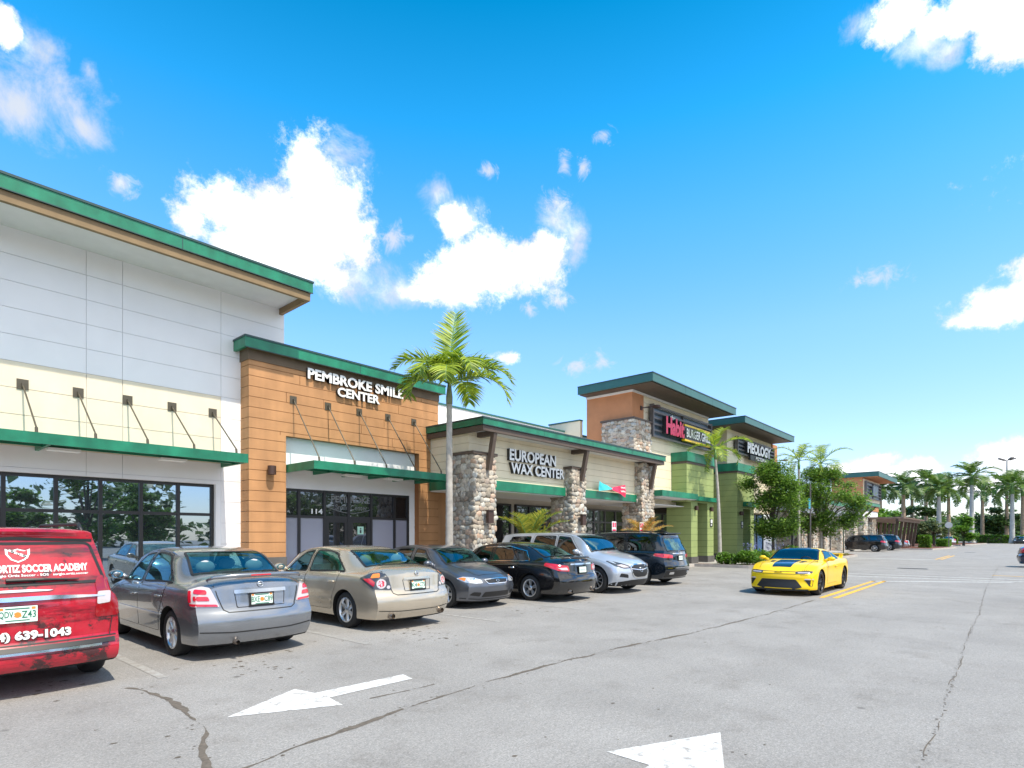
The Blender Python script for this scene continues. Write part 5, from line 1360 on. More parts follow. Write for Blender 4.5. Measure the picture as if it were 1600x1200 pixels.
VAN = dict(L=5.15, W=1.91, H=1.75, R=.34, yf=1.56, yr=-1.52, gc=.27, top=[(0, 1.66), (.015, 1.70), (.05, 1.735), (.25, 1.75), (.5, 1.75), (.60, 1.71), (.68, 1.60), (.86, 1.10), (.90, 1.05), (.96, .95), (.99, .85), (1, .78)],
    belt=[(0, 1.02), (.2, 1.04), (.5, 1.02), (.8, .98), (.92, .88), (1, .72)], wid=[(0, .94), (.08, .98), (.25, 1), (.75, 1), (.88, .98), (.96, .93), (1, .86)],
    rin=[(.27, .06), (.34, .01), (.42, 0), (.50, .015), (.56, .09), (.9, .11), (1.05, .13), (1.55, .33), (1.66, .33), (1.70, .26)], fin=[(.2, .12), (.4, .03), (.6, 0), (.8, .06), (.95, .16)], roofw=.72, FR=1.1, RR=.85, fc=.34, rc=.14, paint=p_wrap)
c = Car('parked_minivan', 'red minivan in a grunge print wrap lettered for a soccer academy', 'minivan', VAN, 'cars parked along the shop fronts')
sides(c, 1.28, .30, -.80, .78, -.74, m_tintglass, zs=.34, drop=.13, qt=(-2.10, -.90, -1.95, -.86))
screen(c, 1.72, .86, .80, .68, 1, m_carglass)
m_wrapglass = p_wrap
P = rounded([(-.77, 1.15), (.77, 1.15), (.65, 1.57), (-.65, 1.57)], .06)
c.patch(P, ('y', -1), 'rear_window', p_wrap, off=.006, res=.08); c.ribbon(P + [P[0]], ('y', -1), .03, off=.008, mi=2)
c.ribbon([(-.68, 1.60), (0, 1.625), (.68, 1.60)], ('y', -1), .03, off=.006)
c.ribbon([(-.86, .55), (.86, .55)], ('y', -1), .012); c.ribbon([(.80, .56), (.84, .80), (.83, 1.0)], ('y', -1), .010); c.ribbon([(-.80, .56), (-.84, .80), (-.83, 1.0)], ('y', -1), .010)
c.tail_lamp([(-.13, .76), (.10, .76), (.18, 1.12), (-.02, 1.22), (-.08, 1.14)], ('d', 1, -1, 34), M('tail_lens_dark', (.28, .004, .010), .12, coat=1, var=.05), [([(-.105, .90), (.02, .91), (.04, 1.04), (-.085, 1.04)], m_tailclear)])
o = c.patch(rounded([(-.76, .985), (.76, .985), (.76, 1.0), (.3, 1.03), (-.3, 1.03), (-.76, 1.0)], .01), ('y', -1), 'liftgate_chrome', m_chrome, off=.020)
c.patch(rounded([(-.30, 1.075), (.26, 1.075), (.30, 1.085), (.1, 1.10), (-.1, 1.10), (-.30, 1.085)], .008), ('y', -1), 'chrome_wing', m_chrome, off=.012)
c.plate(-1, .86, ('QDV', 'Z43'), w=.315, h=.16, frame=False)
c.patch(rounded([(-.84, .485), (.84, .485), (.84, .525), (-.84, .525)], .01), ('y', -1), 'bumper_step', m_black, off=.012); c.ribbon([(-.84, .47), (.70, .47)], ('y', -1), .026, off=.024, mi=3)
c.sp['extra_mats'] = (m_chrome,)
for s in (-1, 1):
    m = MB(); m.tube([(s * .60, -2.15, 1.70), (s * .61, -1.95, 1.785), (s * .62, .1, 1.79), (s * .60, .3, 1.72)], .022, 6); m.build('roof_rail', m_black, c.root, smooth=True)
m = MB(); pa, na = c.hit(('y', -1), -.08, 1.19); pb_, nb = c.hit(('y', -1), .52, 1.175); m.tube([pa + na * .03, (pa + pb_) / 2 + na * .045, pb_ + nb * .03], [.022, .016, .008], 6); m.build('rear_wiper', m_black, c.root)
def decal(c, s, x0, x1, z0, z1, mat, bold=.03, off=.011, outline=True, name='lettering'):
    mb = MB()
    for q, (b, of) in enumerate(((bold + .035, off), (bold, off + .003)) if outline else ((bold, off),)):
        vs, fs = fit_text(s, x0, x1, z0, z1, b); out = []
        for x, z, d in vs:
            h = c.hit(('y', -1), x, z); out.append(h[0] + h[1] * of)
        mb.add(out, fs, 1 - q if outline else 0)
    return mb.build(name, [mat, m_black], c.root)
decal(c, 'ORTIZ SOCCER ACADEMY', -.15, .62, 1.27, 1.35, m_sign_white, .04, outline=False)
decal(c, 'f Sergio Ortiz Soccer - SOS   sergio.ortiz.soccer', -.20, .62, 1.222, 1.255, m_sign_white, .015, outline=False)
decal(c, '4) 639-1043', -.16, .44, .575, .69, m_sign_white, .05)
SHD = [(-.17, 1.50), (-.11, 1.475), (-.05, 1.485), (0, 1.50), (.05, 1.485), (.11, 1.475), (.17, 1.50), (.165, 1.42), (.10, 1.34), (0, 1.30), (-.10, 1.34), (-.165, 1.42)]
so = (lambda k: [(x * k * .62 + .03, (z - 1.41) * k * .75 + 1.45) for x, z in SHD])
o = c.patch(so(.95), ('y', -1), 'crest', m_sign_white, off=.011, skirt=0, res=.05)
c.patch(so(.76), ('y', -1), 'crest_field', M('crest_red', (.6, .02, .04), .4), o, off=.014, skirt=0, res=.05)
c.patch([(-.055, 1.495), (-.035, 1.505), (.115, 1.435), (.105, 1.410)], ('y', -1), 'crest_band', m_sign_white, o, off=.016, skirt=0)
for t, x in (('S', -.012), ('O', .035), ('S', .082)):
    mb = MB(); vs, fs = fit_text(t, x - .014, x + .014, 1.445 + (.035 - x) * .46, 1.475 + (.035 - x) * .46, .03); mb.add([(lambda h: h[0] + h[1] * .019)(c.hit(('y', -1), q[0], q[1])) for q in vs], fs); mb.build('crest_letter', m_black, o)
c.mirror(1.2, 1.08, size=(.12, .09, .10)); c.wheels('five')
c.tail_lamp([(-.25, .70), (.22, .72), (.24, .88), (-.2, .86)], ('d', 1, 1, 35), m_headlens)
finish(c, 1.07, 10.07, 0)

# yellow coupe
p_yel = M('yellow_paint', (.86, .57, .004), .30, coat=.45, var=.01, spec=.3)
m_stripe = carpaint('black_stripe', (.008, .012, .018), 0, .2, 0)
COUPE = dict(L=4.78, W=1.90, H=1.345, R=.365, yf=1.44, yr=-1.37, gc=.16, arch=1.10, tw=.26, top=[(0, .98), (.03, 1.03), (.10, 1.05), (.15, 1.06), (.34, 1.28), (.42, 1.335), (.50, 1.345), (.57, 1.31), (.70, 1.02), (.74, .985), (.85, .935), (.94, .85), (.985, .74), (1, .66)],
    belt=[(0, .90), (.12, .97), (.25, .97), (.45, .95), (.7, .93), (.85, .86), (.95, .74), (1, .62)], wid=[(0, .90), (.08, .97), (.2, 1), (.35, .985), (.5, .965), (.65, .975), (.8, .995), (.92, .97), (1, .88)],
    rin=[(.2, .12), (.4, .02), (.6, 0), (.85, .06), (1.05, .10)], fin=[(.15, .02), (.25, 0), (.40, .03), (.55, .02), (.66, .05), (.75, .16), (.85, .26)], roofw=.62, fc=.36, flare=.02, FR=1.0, paint=p_yel, rear=False)
c = Car('sports_coupe', 'bright yellow sports coupe with a dark hood stripe driving toward the viewer', 'sports car', COUPE)
sides(c, .72, -.42, 0, .20, 0, m_darkteal, zs=.30, drop=.10, two=True, qt=(-1.02, -.48, -.80, -.44))
screen(c, .98, .26, .70, .56, 1, m_darkteal); screen(c, -1.58, -.72, .64, .50, -1, m_tintglass)
P = rounded([(-.30, 1.10), (.30, 1.10), (.26, 2.04), (-.26, 2.04)], .04); c.patch(P, ('z',), 'hood_stripe', m_stripe, off=.005, res=.08)
c.patch([(-.34, -.60), (.34, -.60), (.32, .22), (-.32, .22)], ('z',), 'roof_stripe', m_stripe, off=.005, res=.08)
for s in (-1, 1): c.patch(rounded([(s * .36, 1.28), (s * .50, 1.22), (s * .46, 1.55), (s * .36, 1.60)], .03), ('z',), 'hood_vent', m_black, off=.006)
c.patch(rounded([(-.66, .66), (-.45, .628), (.45, .628), (.66, .66), (.62, .70), (-.62, .70)], .02), ('y', 1), 'grille', m_black, off=.006)
c.tail_lamp([(-.34, .645), (-.10, .635), (.13, .66), (.16, .71), (-.06, .715), (-.30, .70)], ('d', 1, 1, 30), m_lensdark, [([(-.28, .652), (.06, .655), (.06, .675), (-.26, .675)], m_tailclear)])
c.patch(rounded([(-.62, .26), (-.46, .48), (.46, .48), (.62, .26), (.40, .20), (.36, .235), (-.36, .235), (-.40, .20)], .03), ('y', 1), 'lower_grille', m_black, off=.006)
for s in (-1, 1):
    c.patch(rounded([(s * .66, .48), (s * .86, .46), (s * .84, .28), (s * .78, .30)], .02), ('y', 1), 'brake_duct', m_black, off=.006); c.patch(rounded([(s * .66, .475), (s * .87, .475), (s * .86, .505), (s * .68, .51)], .01), ('y', 1), 'fog_lamp', m_tailclear, off=.012)
m = MB()
for x, w_, mi in ((0, .09, 0),): 
    p, n = c.hit(('y', 1), 0, .665); m.obox(Matrix.Translation(p + n * .014), .20, .012, .028, 0); m.obox(Matrix.Translation(p + n * .014), .075, .013, .058, 0)
m.build('badge', m_sign_yellow, c.root)
for k in range(4):
    for sgn, z0, z1 in ((1, .585, .625), (1, .725, .755)): c.ribbon([(-.60 - .045 * k, z0), (-.575 - .045 * k, z1)], ('y', 1), .010, off=.008, mi=2)
c.ribbon([(-.80, .185), (.80, .185)], ('y', 1), .05, off=.006, mi=2)
c.ribbon([(-.62, .9), (-.66, 1.5), (-.62, 2.0)], ('z',), .010); c.ribbon([(.62, .9), (.66, 1.5), (.62, 2.0)], ('z',), .010)
m = MB(); m.box(-.74, .74, -2.24, -2.02, 1.10, 1.125)
for s in (-1, 1): m.bar((s * .70, -2.10, 1.10), (s * .66, -2.04, .98), .03, .14)
m.build('spoiler', p_yel, c.root, bevel=.008)
c.tail_lamp([(-.25, .75), (.18, .77), (.2, .88), (-.22, .87)], ('d', 1, -1, 30), m_tailred)
c.mirror(.62, .98, size=(.11, .07, .065)); c.wheels('split', m_blackalloy, .76)
finish(c, 18.98, 5.06, pi / 2, .95)

# farther cars
p_deep = carpaint('deep_black_paint', (.007, .007, .009), 0, .15, 0)
def simple_suv(name, label, paint, pos, glass=m_tintglass, rail=False, arch=None, rim='five', k=1.0, grp=None):
    c = Car(name, label, 'SUV', scale_spec(SUV, L=4.62, W=1.86, H=1.70, R=.36, top=zscale(SUV['top'], .957), yf=1.42, yr=-1.28, paint=paint), grp)
    sides(c, 1.05, .08, -.86, .55, -.74, glass, zs=.36, drop=.12, qt=(-1.60, -.94, -1.40, -.88))
    screen(c, 1.30, .70, .72, .60, 1, m_carglass); backlight(c, .64, .56, 1.10, 1.48, m_carglass)
    c.tail_lamp([(-.26, .88), (.1, .90), (.30, .98), (.22, 1.10), (-.05, 1.06), (-.2, 1.0)], ('d', 1, -1, 34), m_tailred)
    c.tail_lamp([(-.25, .76), (.22, .8), (.26, .92), (-.2, .88)], ('d', 1, 1, 36), m_headlens)
    c.patch(rounded([(-.82, .28), (.82, .28), (.80, .55), (-.80, .55)], .06), ('y', -1), 'bumper_trim', m_black, off=.008); c.plate(-1, .80, None, w=.30)
    c.patch(rounded([(-.42, .52), (.42, .52), (.46, .74), (-.46, .74)], .05), ('y', 1), 'grille', m_black, off=.006)
    if rail:
        for s in (-1, 1):
            m = MB(); m.tube([(s * .60, -1.6, 1.63), (s * .61, -1.4, 1.71), (s * .61, .2, 1.715), (s * .59, .4, 1.66)], .018, 6); m.build('roof_rail', m_chrome, c.root, smooth=True)
    c.mirror(.95, 1.10); c.wheels(rim); finish(c, *pos, k); return c
simple_suv('parked_suv', 'black crossover seen side-on, parked nose toward the far stone piers', p_deep, (67.4, 12.35, radians(0)), grp='cars parked by the pergola')
simple_suv('parked_suv', 'black wagon with bright roof rails parked behind the black crossover', p_navy, (74.0, 12.1, 0), rail=True, grp='cars parked by the pergola')
def simple_sedan(name, label, paint, pos, grp=None, rim='five', cat='car'):
    c = Car(name, label, cat, scale_spec(SED, L=4.6, W=1.80, H=1.48, top=zscale(SED['top'], .98), R=.325, yf=1.385, yr=-1.30, gc=.19, paint=paint), grp)
    sides(c, 1.02, .03, -1.02, .45, -.66, m_tintglass)
    screen(c, 1.30, .62, .66, .56, 1, m_carglass); screen(c, -1.54, -.92, .62, .53, -1, m_carglass)
    c.tail_lamp([(-.24, .74), (.18, .76), (.26, .95), (.02, .99), (-.16, .94)], ('d', 1, -1, 34), m_tailred)
    c.tail_lamp([(-.25, .60), (.22, .64), (.24, .75), (-.2, .72)], ('d', 1, 1, 36), m_headlens)
    c.patch(rounded([(-.36, .50), (.36, .50), (.42, .64), (-.42, .64)], .04), ('y', 1), 'grille', m_black, off=.006)
    c.plate(-1, .78, None, w=.30); c.mirror(.92, 1.0); c.wheels(rim); finish(c, *pos); return c
p_silver2 = carpaint('pale_silver_paint', (.55, .57, .60), .7, .25)
p_dkblue = carpaint('dark_blue_paint', (.008, .014, .05), .3, .14, 0)
simple_sedan('parked_car', 'silver sedan tail half hidden beyond the black wagon', p_silver2, (84.2, 12.6, 0), 'cars parked by the pergola')
simple_sedan('parked_car', 'dark blue car with a red tail lamp cut off by the right photo edge', p_dkblue, (40.2, -2.0, pi), 'cars across the lane')
simple_sedan('parked_car', 'silver white car behind the pale palm trunk and the hedge', p_silver2, (122, 9.9, radians(-70)))
simple_sedan('driving_car', 'small dark car far off at the end of the lane', p_navy, (146.6, .6, radians(90)))
simple_suv('parked_suv', 'white crossover across the lane, mirrored in the shop glass', carpaint('white_paint', (.75, .75, .76), 0, .25, .01), (19.4, -2.95, pi), grp='cars across the lane')
simple_sedan('parked_car', 'red sedan across the lane, mirrored in the shop glass', carpaint('dark_red_paint', (.30, .01, .012), .3, .2, .02), (16.4, -2.9, pi), 'cars across the lane')
# ------------------------------------------------------------------ plants
lf_palm = leafmat('palm_leaf', (.07, .16, .012), (.42, .50, .04), .35)
lf_palmdk = leafmat('palm_leaf_dark', (.032, .08, .018), (.12, .20, .04), .26)
lf_yellow = leafmat('palm_leaf_yellow', (.10, .17, .02), (.40, .36, .04), .3)
lf_orange = leafmat('palm_leaf_dry', (.25, .16, .03), (.50, .28, .06), .3)
lf_tree = leafmat('oak_leaf', (.035, .10, .012), (.22, .36, .05), .35)
lf_far = leafmat('far_leaf', (.03, .07, .018), (.11, .19, .04), .2)
lf_lime = leafmat('lime_leaf', (.05, .13, .012), (.16, .30, .03), .3)
lf_red = leafmat('ground_leaf', (.10, .10, .02), (.30, .32, .05), .25)
lf_blue = leafmat('lily_leaf', (.06, .12, .06), (.16, .26, .14), .25)
m_bloom = leafmat('lily_bloom', (.16, .18, .45), (.42, .45, .75), .3)
m_trunk = M('palm_trunk', (.40, .37, .33), .9, var=.22, vs=5, bump=.4, bs=14)
m_trunkgrey = M('royal_palm_trunk', (.45, .44, .41), .9, var=.15, vs=2)
m_trunktan = M('tan_palm_trunk', (.34, .25, .17), .9, var=.3, vs=3)
m_shaft = M('crown_shaft', (.12, .24, .06), .5, var=.15)
m_bark = M('tree_bark', (.13, .10, .08), .95, var=.3, vs=12, bump=.5, bs=30)
def frond(mb, rnd, base, az, el, length, droop, leaf, n=34, width=.05, stem_mi=1, fold=.55, hang=.5, segs=3):
    """one feather frond: a drooping rib and two rows of folded, hanging leaflets"""
    base = Vector(base); pts = []; p = base.copy(); e = el; N = 14; h = Vector((cos(az), sin(az), 0))
    for i in range(N + 1):
        pts.append(p.copy()); t = i / N
        p = p + (h * cos(e) + Vector((0, 0, sin(e)))) * length / N
        e -= droop / N * (.4 + 1.5 * t)
    mb.tube(pts, [.022 * (1 - .85 * i / N) * (length / 2) + .003 for i in range(N + 1)], 5, stem_mi, caps=False)
    for i in range(n):
        t = .14 + .86 * (i + rnd.random() * .5) / n; f = t * N; k = min(N - 1, int(f)); c = pts[k].lerp(pts[k + 1], f - k)
        tan = (pts[k + 1] - pts[k]).normalized(); side = tan.cross(Vector((0, 0, 1)))
        if side.length < .1: side = Vector((-h.y, h.x, 0))
        side.normalize(); up = side.cross(tan)
        L = leaf * (sin(pi * min(1, .12 + .80 * t)) ** .7) * rnd.uniform(.8, 1.1)
        for s in (-1, 1):
            sw = lerp(.5, 1.1, t) * rnd.uniform(.8, 1.2)
            d = (side * s * cos(fold * .6) + tan * sw * .75 + up * sin(fold) * rnd.uniform(.2, 1)).normalized()
            w = width * rnd.uniform(.7, 1.1) * (L / leaf) ** .5; vs = []; q = c.copy(); wv = tan.cross(d).cross(d).normalized() if tan.cross(d).length > .05 else tan
            for j in range(segs + 1):
                u = j / segs; ww = w * (1 - u) ** .7 * (.5 + 1.0 * min(u * 3, 1)) * .5
                vs += [q - wv * ww, q + wv * ww]
                q = q + d * L / segs; d = (d + Vector((0, 0, -1)) * hang * rnd.uniform(.6, 1.2) / segs).normalized()
            mb.add(vs, [(2 * j, 2 * j + 1, 2 * j + 3, 2 * j + 2) for j in range(segs)], 0)
def palm(name, label, loc, trunk_h, r0, r1, shaft, fronds, leafm, seed, group=None, hang=.5, shaftm=None, lean=(0, 0), trunk=None, nleaf=34, split=True, cat='palm tree', leaf=.5, wid=.05, skirt=False):
    """fronds: list of (azimuth deg, elevation deg, length, droop)"""
    rnd = random.Random(seed); o = empty(name, loc, label, cat, group)
    x, y = loc[0], loc[1]; top = Vector((x + lean[0], y + lean[1], trunk_h))
    mb = MB(); P = []; Rr = []
    for i in range(49):
        t = i / 48; P.append((x + lean[0] * t * t, y + lean[1] * t * t, loc[2] + (trunk_h - loc[2]) * t)); Rr.append(lerp(r0, r1, t) * (1 + .35 * max(0, .12 - t) / .12) + (.05 * r0 if i % 2 else 0))
    mb.tube(P, Rr, 12); mb.build('trunk', trunk or m_trunk, o, smooth=True)
    if shaft:
        mb = MB(); mb.tube([top - Vector((0, 0, .02)), top + Vector((0, 0, shaft * .3)), top + Vector((0, 0, shaft))], [r1 * 1.25, r1 * 1.3, r1 * .55], 10); mb.build('crown_shaft', shaftm or m_shaft, o, smooth=True)
    tip = top + Vector((0, 0, shaft * .9)); mb = MB()
    for a, e, L, d in fronds:
        m = MB() if split else mb
        frond(m, rnd, tip, radians(a), radians(e), L, d, leaf, nleaf, wid, hang=hang if e < 75 else .25)
        if split: m.build('frond', [leafm, m_shaft], o)
    if skirt:
        for k in range(26):
            a = rnd.uniform(0, 6.28); frond(mb, rnd, top - Vector((0, 0, rnd.uniform(0, 1.0))), a, radians(rnd.uniform(-70, -50)), rnd.uniform(1.0, 1.6), .4, leaf * .6, 8, wid, segs=2)
    if not split: mb.build('crown', [leafm, m_shaft], o)
    return o
AZR = 41.476 - 90                                  # the direction across the street axis
palm('palm_tree', 'slender young palm with pale trunk and bright fronds in front of the stone corner column', (11.62, 12.75, 0), 5.55, .125, .078, .65,
     [(AZR + 80, 80, 2.5, .35), (AZR + 182, 58, 2.0, 2.0), (AZR + 172, 36, 1.75, 2.4), (AZR + 208, 20, 1.55, 2.0), (AZR + 2, 42, 2.2, 1.9), (AZR - 14, 20, 2.2, 1.8), (AZR + 28, 66, 1.9, 2.4), (AZR + 125, 62, 1.8, 2.1), (AZR - 88, 40, 1.7, 2.3), (AZR - 55, 60, 1.7, 2.5), (AZR + 70, 35, 1.8, 2.1), (AZR + 240, 48, 1.8, 2.4)], lf_palm, 3, nleaf=56, leaf=.76, wid=.058, hang=.85, shaftm=M('grey_green_shaft', (.20, .22, .13), .6, var=.2))
def pf(rnd, n, L, e0=70, e1=-25, dr=(1.2, 2.0)): return [(360 * i / n * 2.4 + rnd.uniform(-14, 14), lerp(e0, e1, (i / n)) + rnd.uniform(-8, 8), L * rnd.uniform(.85, 1.1), rnd.uniform(*dr)) for i in range(n)]
r_ = random.Random(21)
palm('palm_tree', 'thin leaning palm between the two green plank blocks', (30.6, 12.2, .15), 5.7, .11, .06, .6, pf(r_, 9, 1.9, 75, -20), lf_palm, 31, 'slim palms on the planting island', lean=(-.35, .1), nleaf=34, leaf=.5)
palm('palm_tree', 'slim palm with sparse fronds between the two leafy island trees', (41.8, 11.3, .15), 6.1, .10, .07, .6, pf(r_, 8, 1.9, 80, -10), lf_palm, 32, 'slim palms on the planting island', nleaf=30, leaf=.5)
palm('palm_tree', 'slim palm rising above the second leafy island tree', (46.2, 11.0, .15), 6.3, .10, .07, .6, pf(r_, 9, 2.3, 80, -15), lf_palm, 33, 'slim palms on the planting island', nleaf=32, leaf=.55)
palm('potted_palm', 'low clump of arching green palm fronds between the first two stone columns', (15.75, 13.1, .15), 1.15, .06, .06, 0, pf(r_, 14, 1.75, 88, 42, (.9, 1.6)), lf_yellow, 34, cat='palm', nleaf=34, leaf=.42, wid=.045)
palm('potted_palm', 'small yellowing orange palm in front of the last stone column', (23.3, 12.75, .15), 1.25, .06, .05, 0, pf(r_, 10, 1.55, 88, 40, (.8, 1.8)), lf_orange, 35, cat='palm', nleaf=28, leaf=.38, wid=.045)
far_palms = [((119.7, 15.6), 8.6, 'royal palm just beyond the pergola roof, tan trunk', 0), ((111.2, 17.7), 7.8, 'royal palm rising behind the far shop roof corner', 1), ((140.6, 14.6), 10.6, 'slender royal palm with spiky top behind the swollen grey trunk', 0), ((123.7, 11.0), 8.3, 'royal palm with swollen pale grey trunk beside the stop sign', 2),
    ((149.8, 11.7), 9.4, 'royal palm with brown trunk just behind the round sign', 1), ((137.7, 7.3), 11.0, 'tallest royal palm standing free against the sky', 2), ((167.3, 7.0), 9.6, 'dark royal palm in the gap right of the tallest palm', 0), ((148.0, 1.7), 9.6, 'royal palm with broad crown under the light pole', 2), ((170.9, 2.9), 10.5, 'royal palm half merged with the crown under the light pole', 0), ((157.3, .2), 9.6, 'royal palm cut by the right edge of the photo', 1), ((150.8, 18.1), 9.2, 'royal palm with drooping crown left of the spiky palm', 0)]
for i, ((x, y), h, lab, k) in enumerate(far_palms):
    rr = random.Random(100 + i); L = 4.6 * (x / 140)
    palm('royal_palm', lab, (x, y, .1), h, .42, .26, 1.8, pf(rr, 17, L, 72, -38, (.9, 1.7)), lf_palmdk if k != 2 else leafmat('palm_leaf_mid', (.04, .10, .015), (.15, .24, .035), .25), 200 + i, 'royal palms beyond the car park', trunk=(m_trunktan, m_trunktan, m_trunkgrey)[k], nleaf=26, split=False, leaf=1.25, wid=.22)
def leaf_cloud(mb, rnd, blobs, n, size, mi=0, flat=.5, soft=False):
    tot = sum(b[1] * b[2] * b[3] for b in blobs)
    for b in blobs:
        c, rx, ry, rz = Vector(b[0]), b[1], b[2], b[3]
        for _ in range(int(n * rx * ry * rz / tot)):
            while True:
                v = Vector((rnd.uniform(-1, 1), rnd.uniform(-1, 1), rnd.uniform(-1, 1)))
                if .03 < v.length < 1: break
            v = Vector((rnd.gauss(0, .5), rnd.gauss(0, .5), rnd.gauss(0, .5))) if soft else v.normalized() * (v.length ** .45); p = c + Vector((v.x * rx, v.y * ry, v.z * rz))
            d = Vector((rnd.gauss(0, 1), rnd.gauss(0, 1), rnd.gauss(0, flat))).normalized(); s = d.cross(Vector((rnd.gauss(0, .4), rnd.gauss(0, .4), 1))).normalized()
            L = size * rnd.uniform(.6, 1.3); w = L * .34
            mb.add([p - d * L * .5, p + s * w, p + d * L * .5 + Vector((0, 0, -.1 * L)), p - s * w], [(0, 1, 2, 3)], mi)
def tree(name, label, loc, h, crown, n, size, leafm, seed, group=None, trunk_r=.09, base=None, cat='tree', nb=26, limb=True):
    """crown = (rx, ry, z0, z1): clumps of leaves hung on forking limbs, with gaps between"""
    rnd = random.Random(seed); o = empty(name, loc, label, cat, group); x, y = loc[0], loc[1]; rx, ry, z0, z1 = crown
    t = MB(); fork = z0 + (z1 - z0) * .15
    t.tube([(x, y, loc[2] - .05), (x + rnd.uniform(-.05, .05), y, loc[2] + (fork - loc[2]) * .5), (x + rnd.uniform(-.1, .1), y, fork)], [trunk_r * 1.3, trunk_r, trunk_r * .85], 9)
    blobs = []
    for i in range(nb):
        a = rnd.uniform(0, 6.283); zz = rnd.uniform(0, 1); rad = sqrt(rnd.random()) * (sin(pi * (.12 + .80 * zz)) ** .8)
        c = Vector((x + rx * rad * cos(a), y + ry * rad * sin(a), z0 + (z1 - z0) * zz)); k = rnd.uniform(.45, 1.15)
        blobs.append((c, rx * .33 * k, ry * .33 * k, (z1 - z0) * .10 * k))
        if limb and i % 2 == 0:
            m = Vector((x, y, fork)).lerp(c, .5) + Vector((0, 0, .12 * (z1 - z0) * rnd.uniform(-.3, .6)))
            t.tube([(x, y, fork - .1), m, c], [trunk_r * .5, trunk_r * .3, trunk_r * .08], 6)
    t.build('trunk', m_bark, o, smooth=True)
    mb = MB(); leaf_cloud(mb, rnd, blobs, n, size, soft=True); mb.build('crown', leafm, o)
    return o
tree('shade_tree', 'leafy young shade tree hiding the front of the pizzeria', (36.2, 11.2, .15), 6, (1.8, 1.8, 1.7, 5.75), 24000, .135, lf_tree, 51, 'shade trees on the planting island', .07, nb=60)
tree('shade_tree', 'rounder shade tree left of the far orange shop', (46.8, 11.1, .15), 6.2, (2.4, 2.4, 1.8, 6.4), 25000, .16, lf_tree, 52, 'shade trees on the planting island', .11, nb=64)
tree('background_tree', 'bright green tree behind the pergola posts', (98, 16, 0), 6, (4, 4, 1.0, 6.0), 4500, .5, lf_lime, 53, None, .2)
tree('background_tree', 'bushy dark tree low behind the tan trunked palm', (128, 14.5, 0), 6, (5, 5, .8, 6.5), 4500, .6, lf_far, 54, None, .2)
tree('background_tree', 'bare stemmed shrubby tree with grey green crown left of the swollen trunk', (104.7, 9.9, 0), 4, (3.2, 2.4, 1.5, 4.0), 3000, .35, leafmat('grey_leaf', (.06, .09, .03), (.16, .19, .07), .25), 55, None, .12)
tree('background_tree', 'bright bushy tree with pale trunk right of the round sign', (112, 6.9, .1), 5, (2.4, 2.2, 1.0, 4.4), 4500, .35, lf_lime, 56, None, .15)
tree('background_tree', 'wide dark tree behind the hedge left of the right edge', (176, 5.0, 0), 7, (8, 5, 1.5, 8.0), 4500, .8, lf_far, 57, None, .25)
mb = MB(); rw_ = random.Random(9)
leaf_cloud(mb, rw_, [((rw_.uniform(225, 262), rw_.uniform(-14, 52), rw_.uniform(.5, 6.5)), rw_.uniform(4, 8), rw_.uniform(4, 8), rw_.uniform(2, 4.5)) for _ in range(70)], 16000, 1.3)
leaf_cloud(mb, rw_, [((rw_.uniform(-30, 230), rw_.uniform(-75, -48), rw_.uniform(1, 8)), rw_.uniform(4, 8), rw_.uniform(3, 6), rw_.uniform(2.5, 5)) for _ in range(70)], 12000, 1.6)
leaf_cloud(mb, rw_, [((rw_.uniform(150, 215), rw_.uniform(10, 34), rw_.uniform(.5, 4.5)), rw_.uniform(3, 6), rw_.uniform(3, 6), rw_.uniform(1.5, 3.5)) for _ in range(34)], 9000, .9)
tag(mb.build('distant_woods', lf_far), kind='stuff')
def hedge(name, label, x0, x1, y0, y1, z0, z1, n, size, leafm, seed, cat='hedge', loc=None, rot=0):
    rnd = random.Random(seed); o = empty(name, ((x0 + x1) / 2, (y0 + y1) / 2, 0), label, cat)
    c = MB(); c.box(x0 + .12, x1 - .12, y0 + .12, y1 - .12, z0, z1 - .15); c.build('branches', m_bark, o)
    mb = MB()
    for _ in range(n):
        f = rnd.random(); p = [rnd.uniform(x0, x1), rnd.uniform(y0, y1), rnd.uniform(z0, z1)]; q = rnd.random()
        if q < .35: p[2] = z1 + rnd.gauss(0, .05)
        elif q < .62: p[0] = x0 + rnd.gauss(0, .06)
        elif q < .9: p[1] = y0 + rnd.gauss(0, .06)
        p = Vector(p); d = Vector((rnd.gauss(0, 1), rnd.gauss(0, 1), rnd.gauss(.4, .8))).normalized(); s = d.cross(Vector((rnd.random(), rnd.random(), 1))).normalized(); L = size * rnd.uniform(.6, 1.4)
        mb.add([p - d * L * .5, p + s * L * .3, p + d * L * .5, p - s * L * .3], [(0, 1, 2, 3)])
    mb.build('foliage', leafm, o); return o
hedge('clipped_hedge', 'long clipped green hedge closing the far end of the lane', 150, 151.6, -14, 7.2, 0, 1.5, 6000, .42, lf_lime, 61)
hedge('clipped_hedge', 'low dark hedge behind the swollen palm trunk', 126, 127, 8.8, 17, .1, 1.2, 3500, .35, lf_tree, 62)
hedge('clipped_hedge', 'small square bright hedge at the foot of the round sign', 97.5, 103, 7.8, 9.0, .1, 1.0, 3000, .25, lf_lime, 63)
hedge('shrub', 'upright yellow green shrub at the end of the far parking island', 84.2, 85.4, 8.4, 9.5, .12, 1.55, 2200, .2, lf_lime, 64, 'shrub')
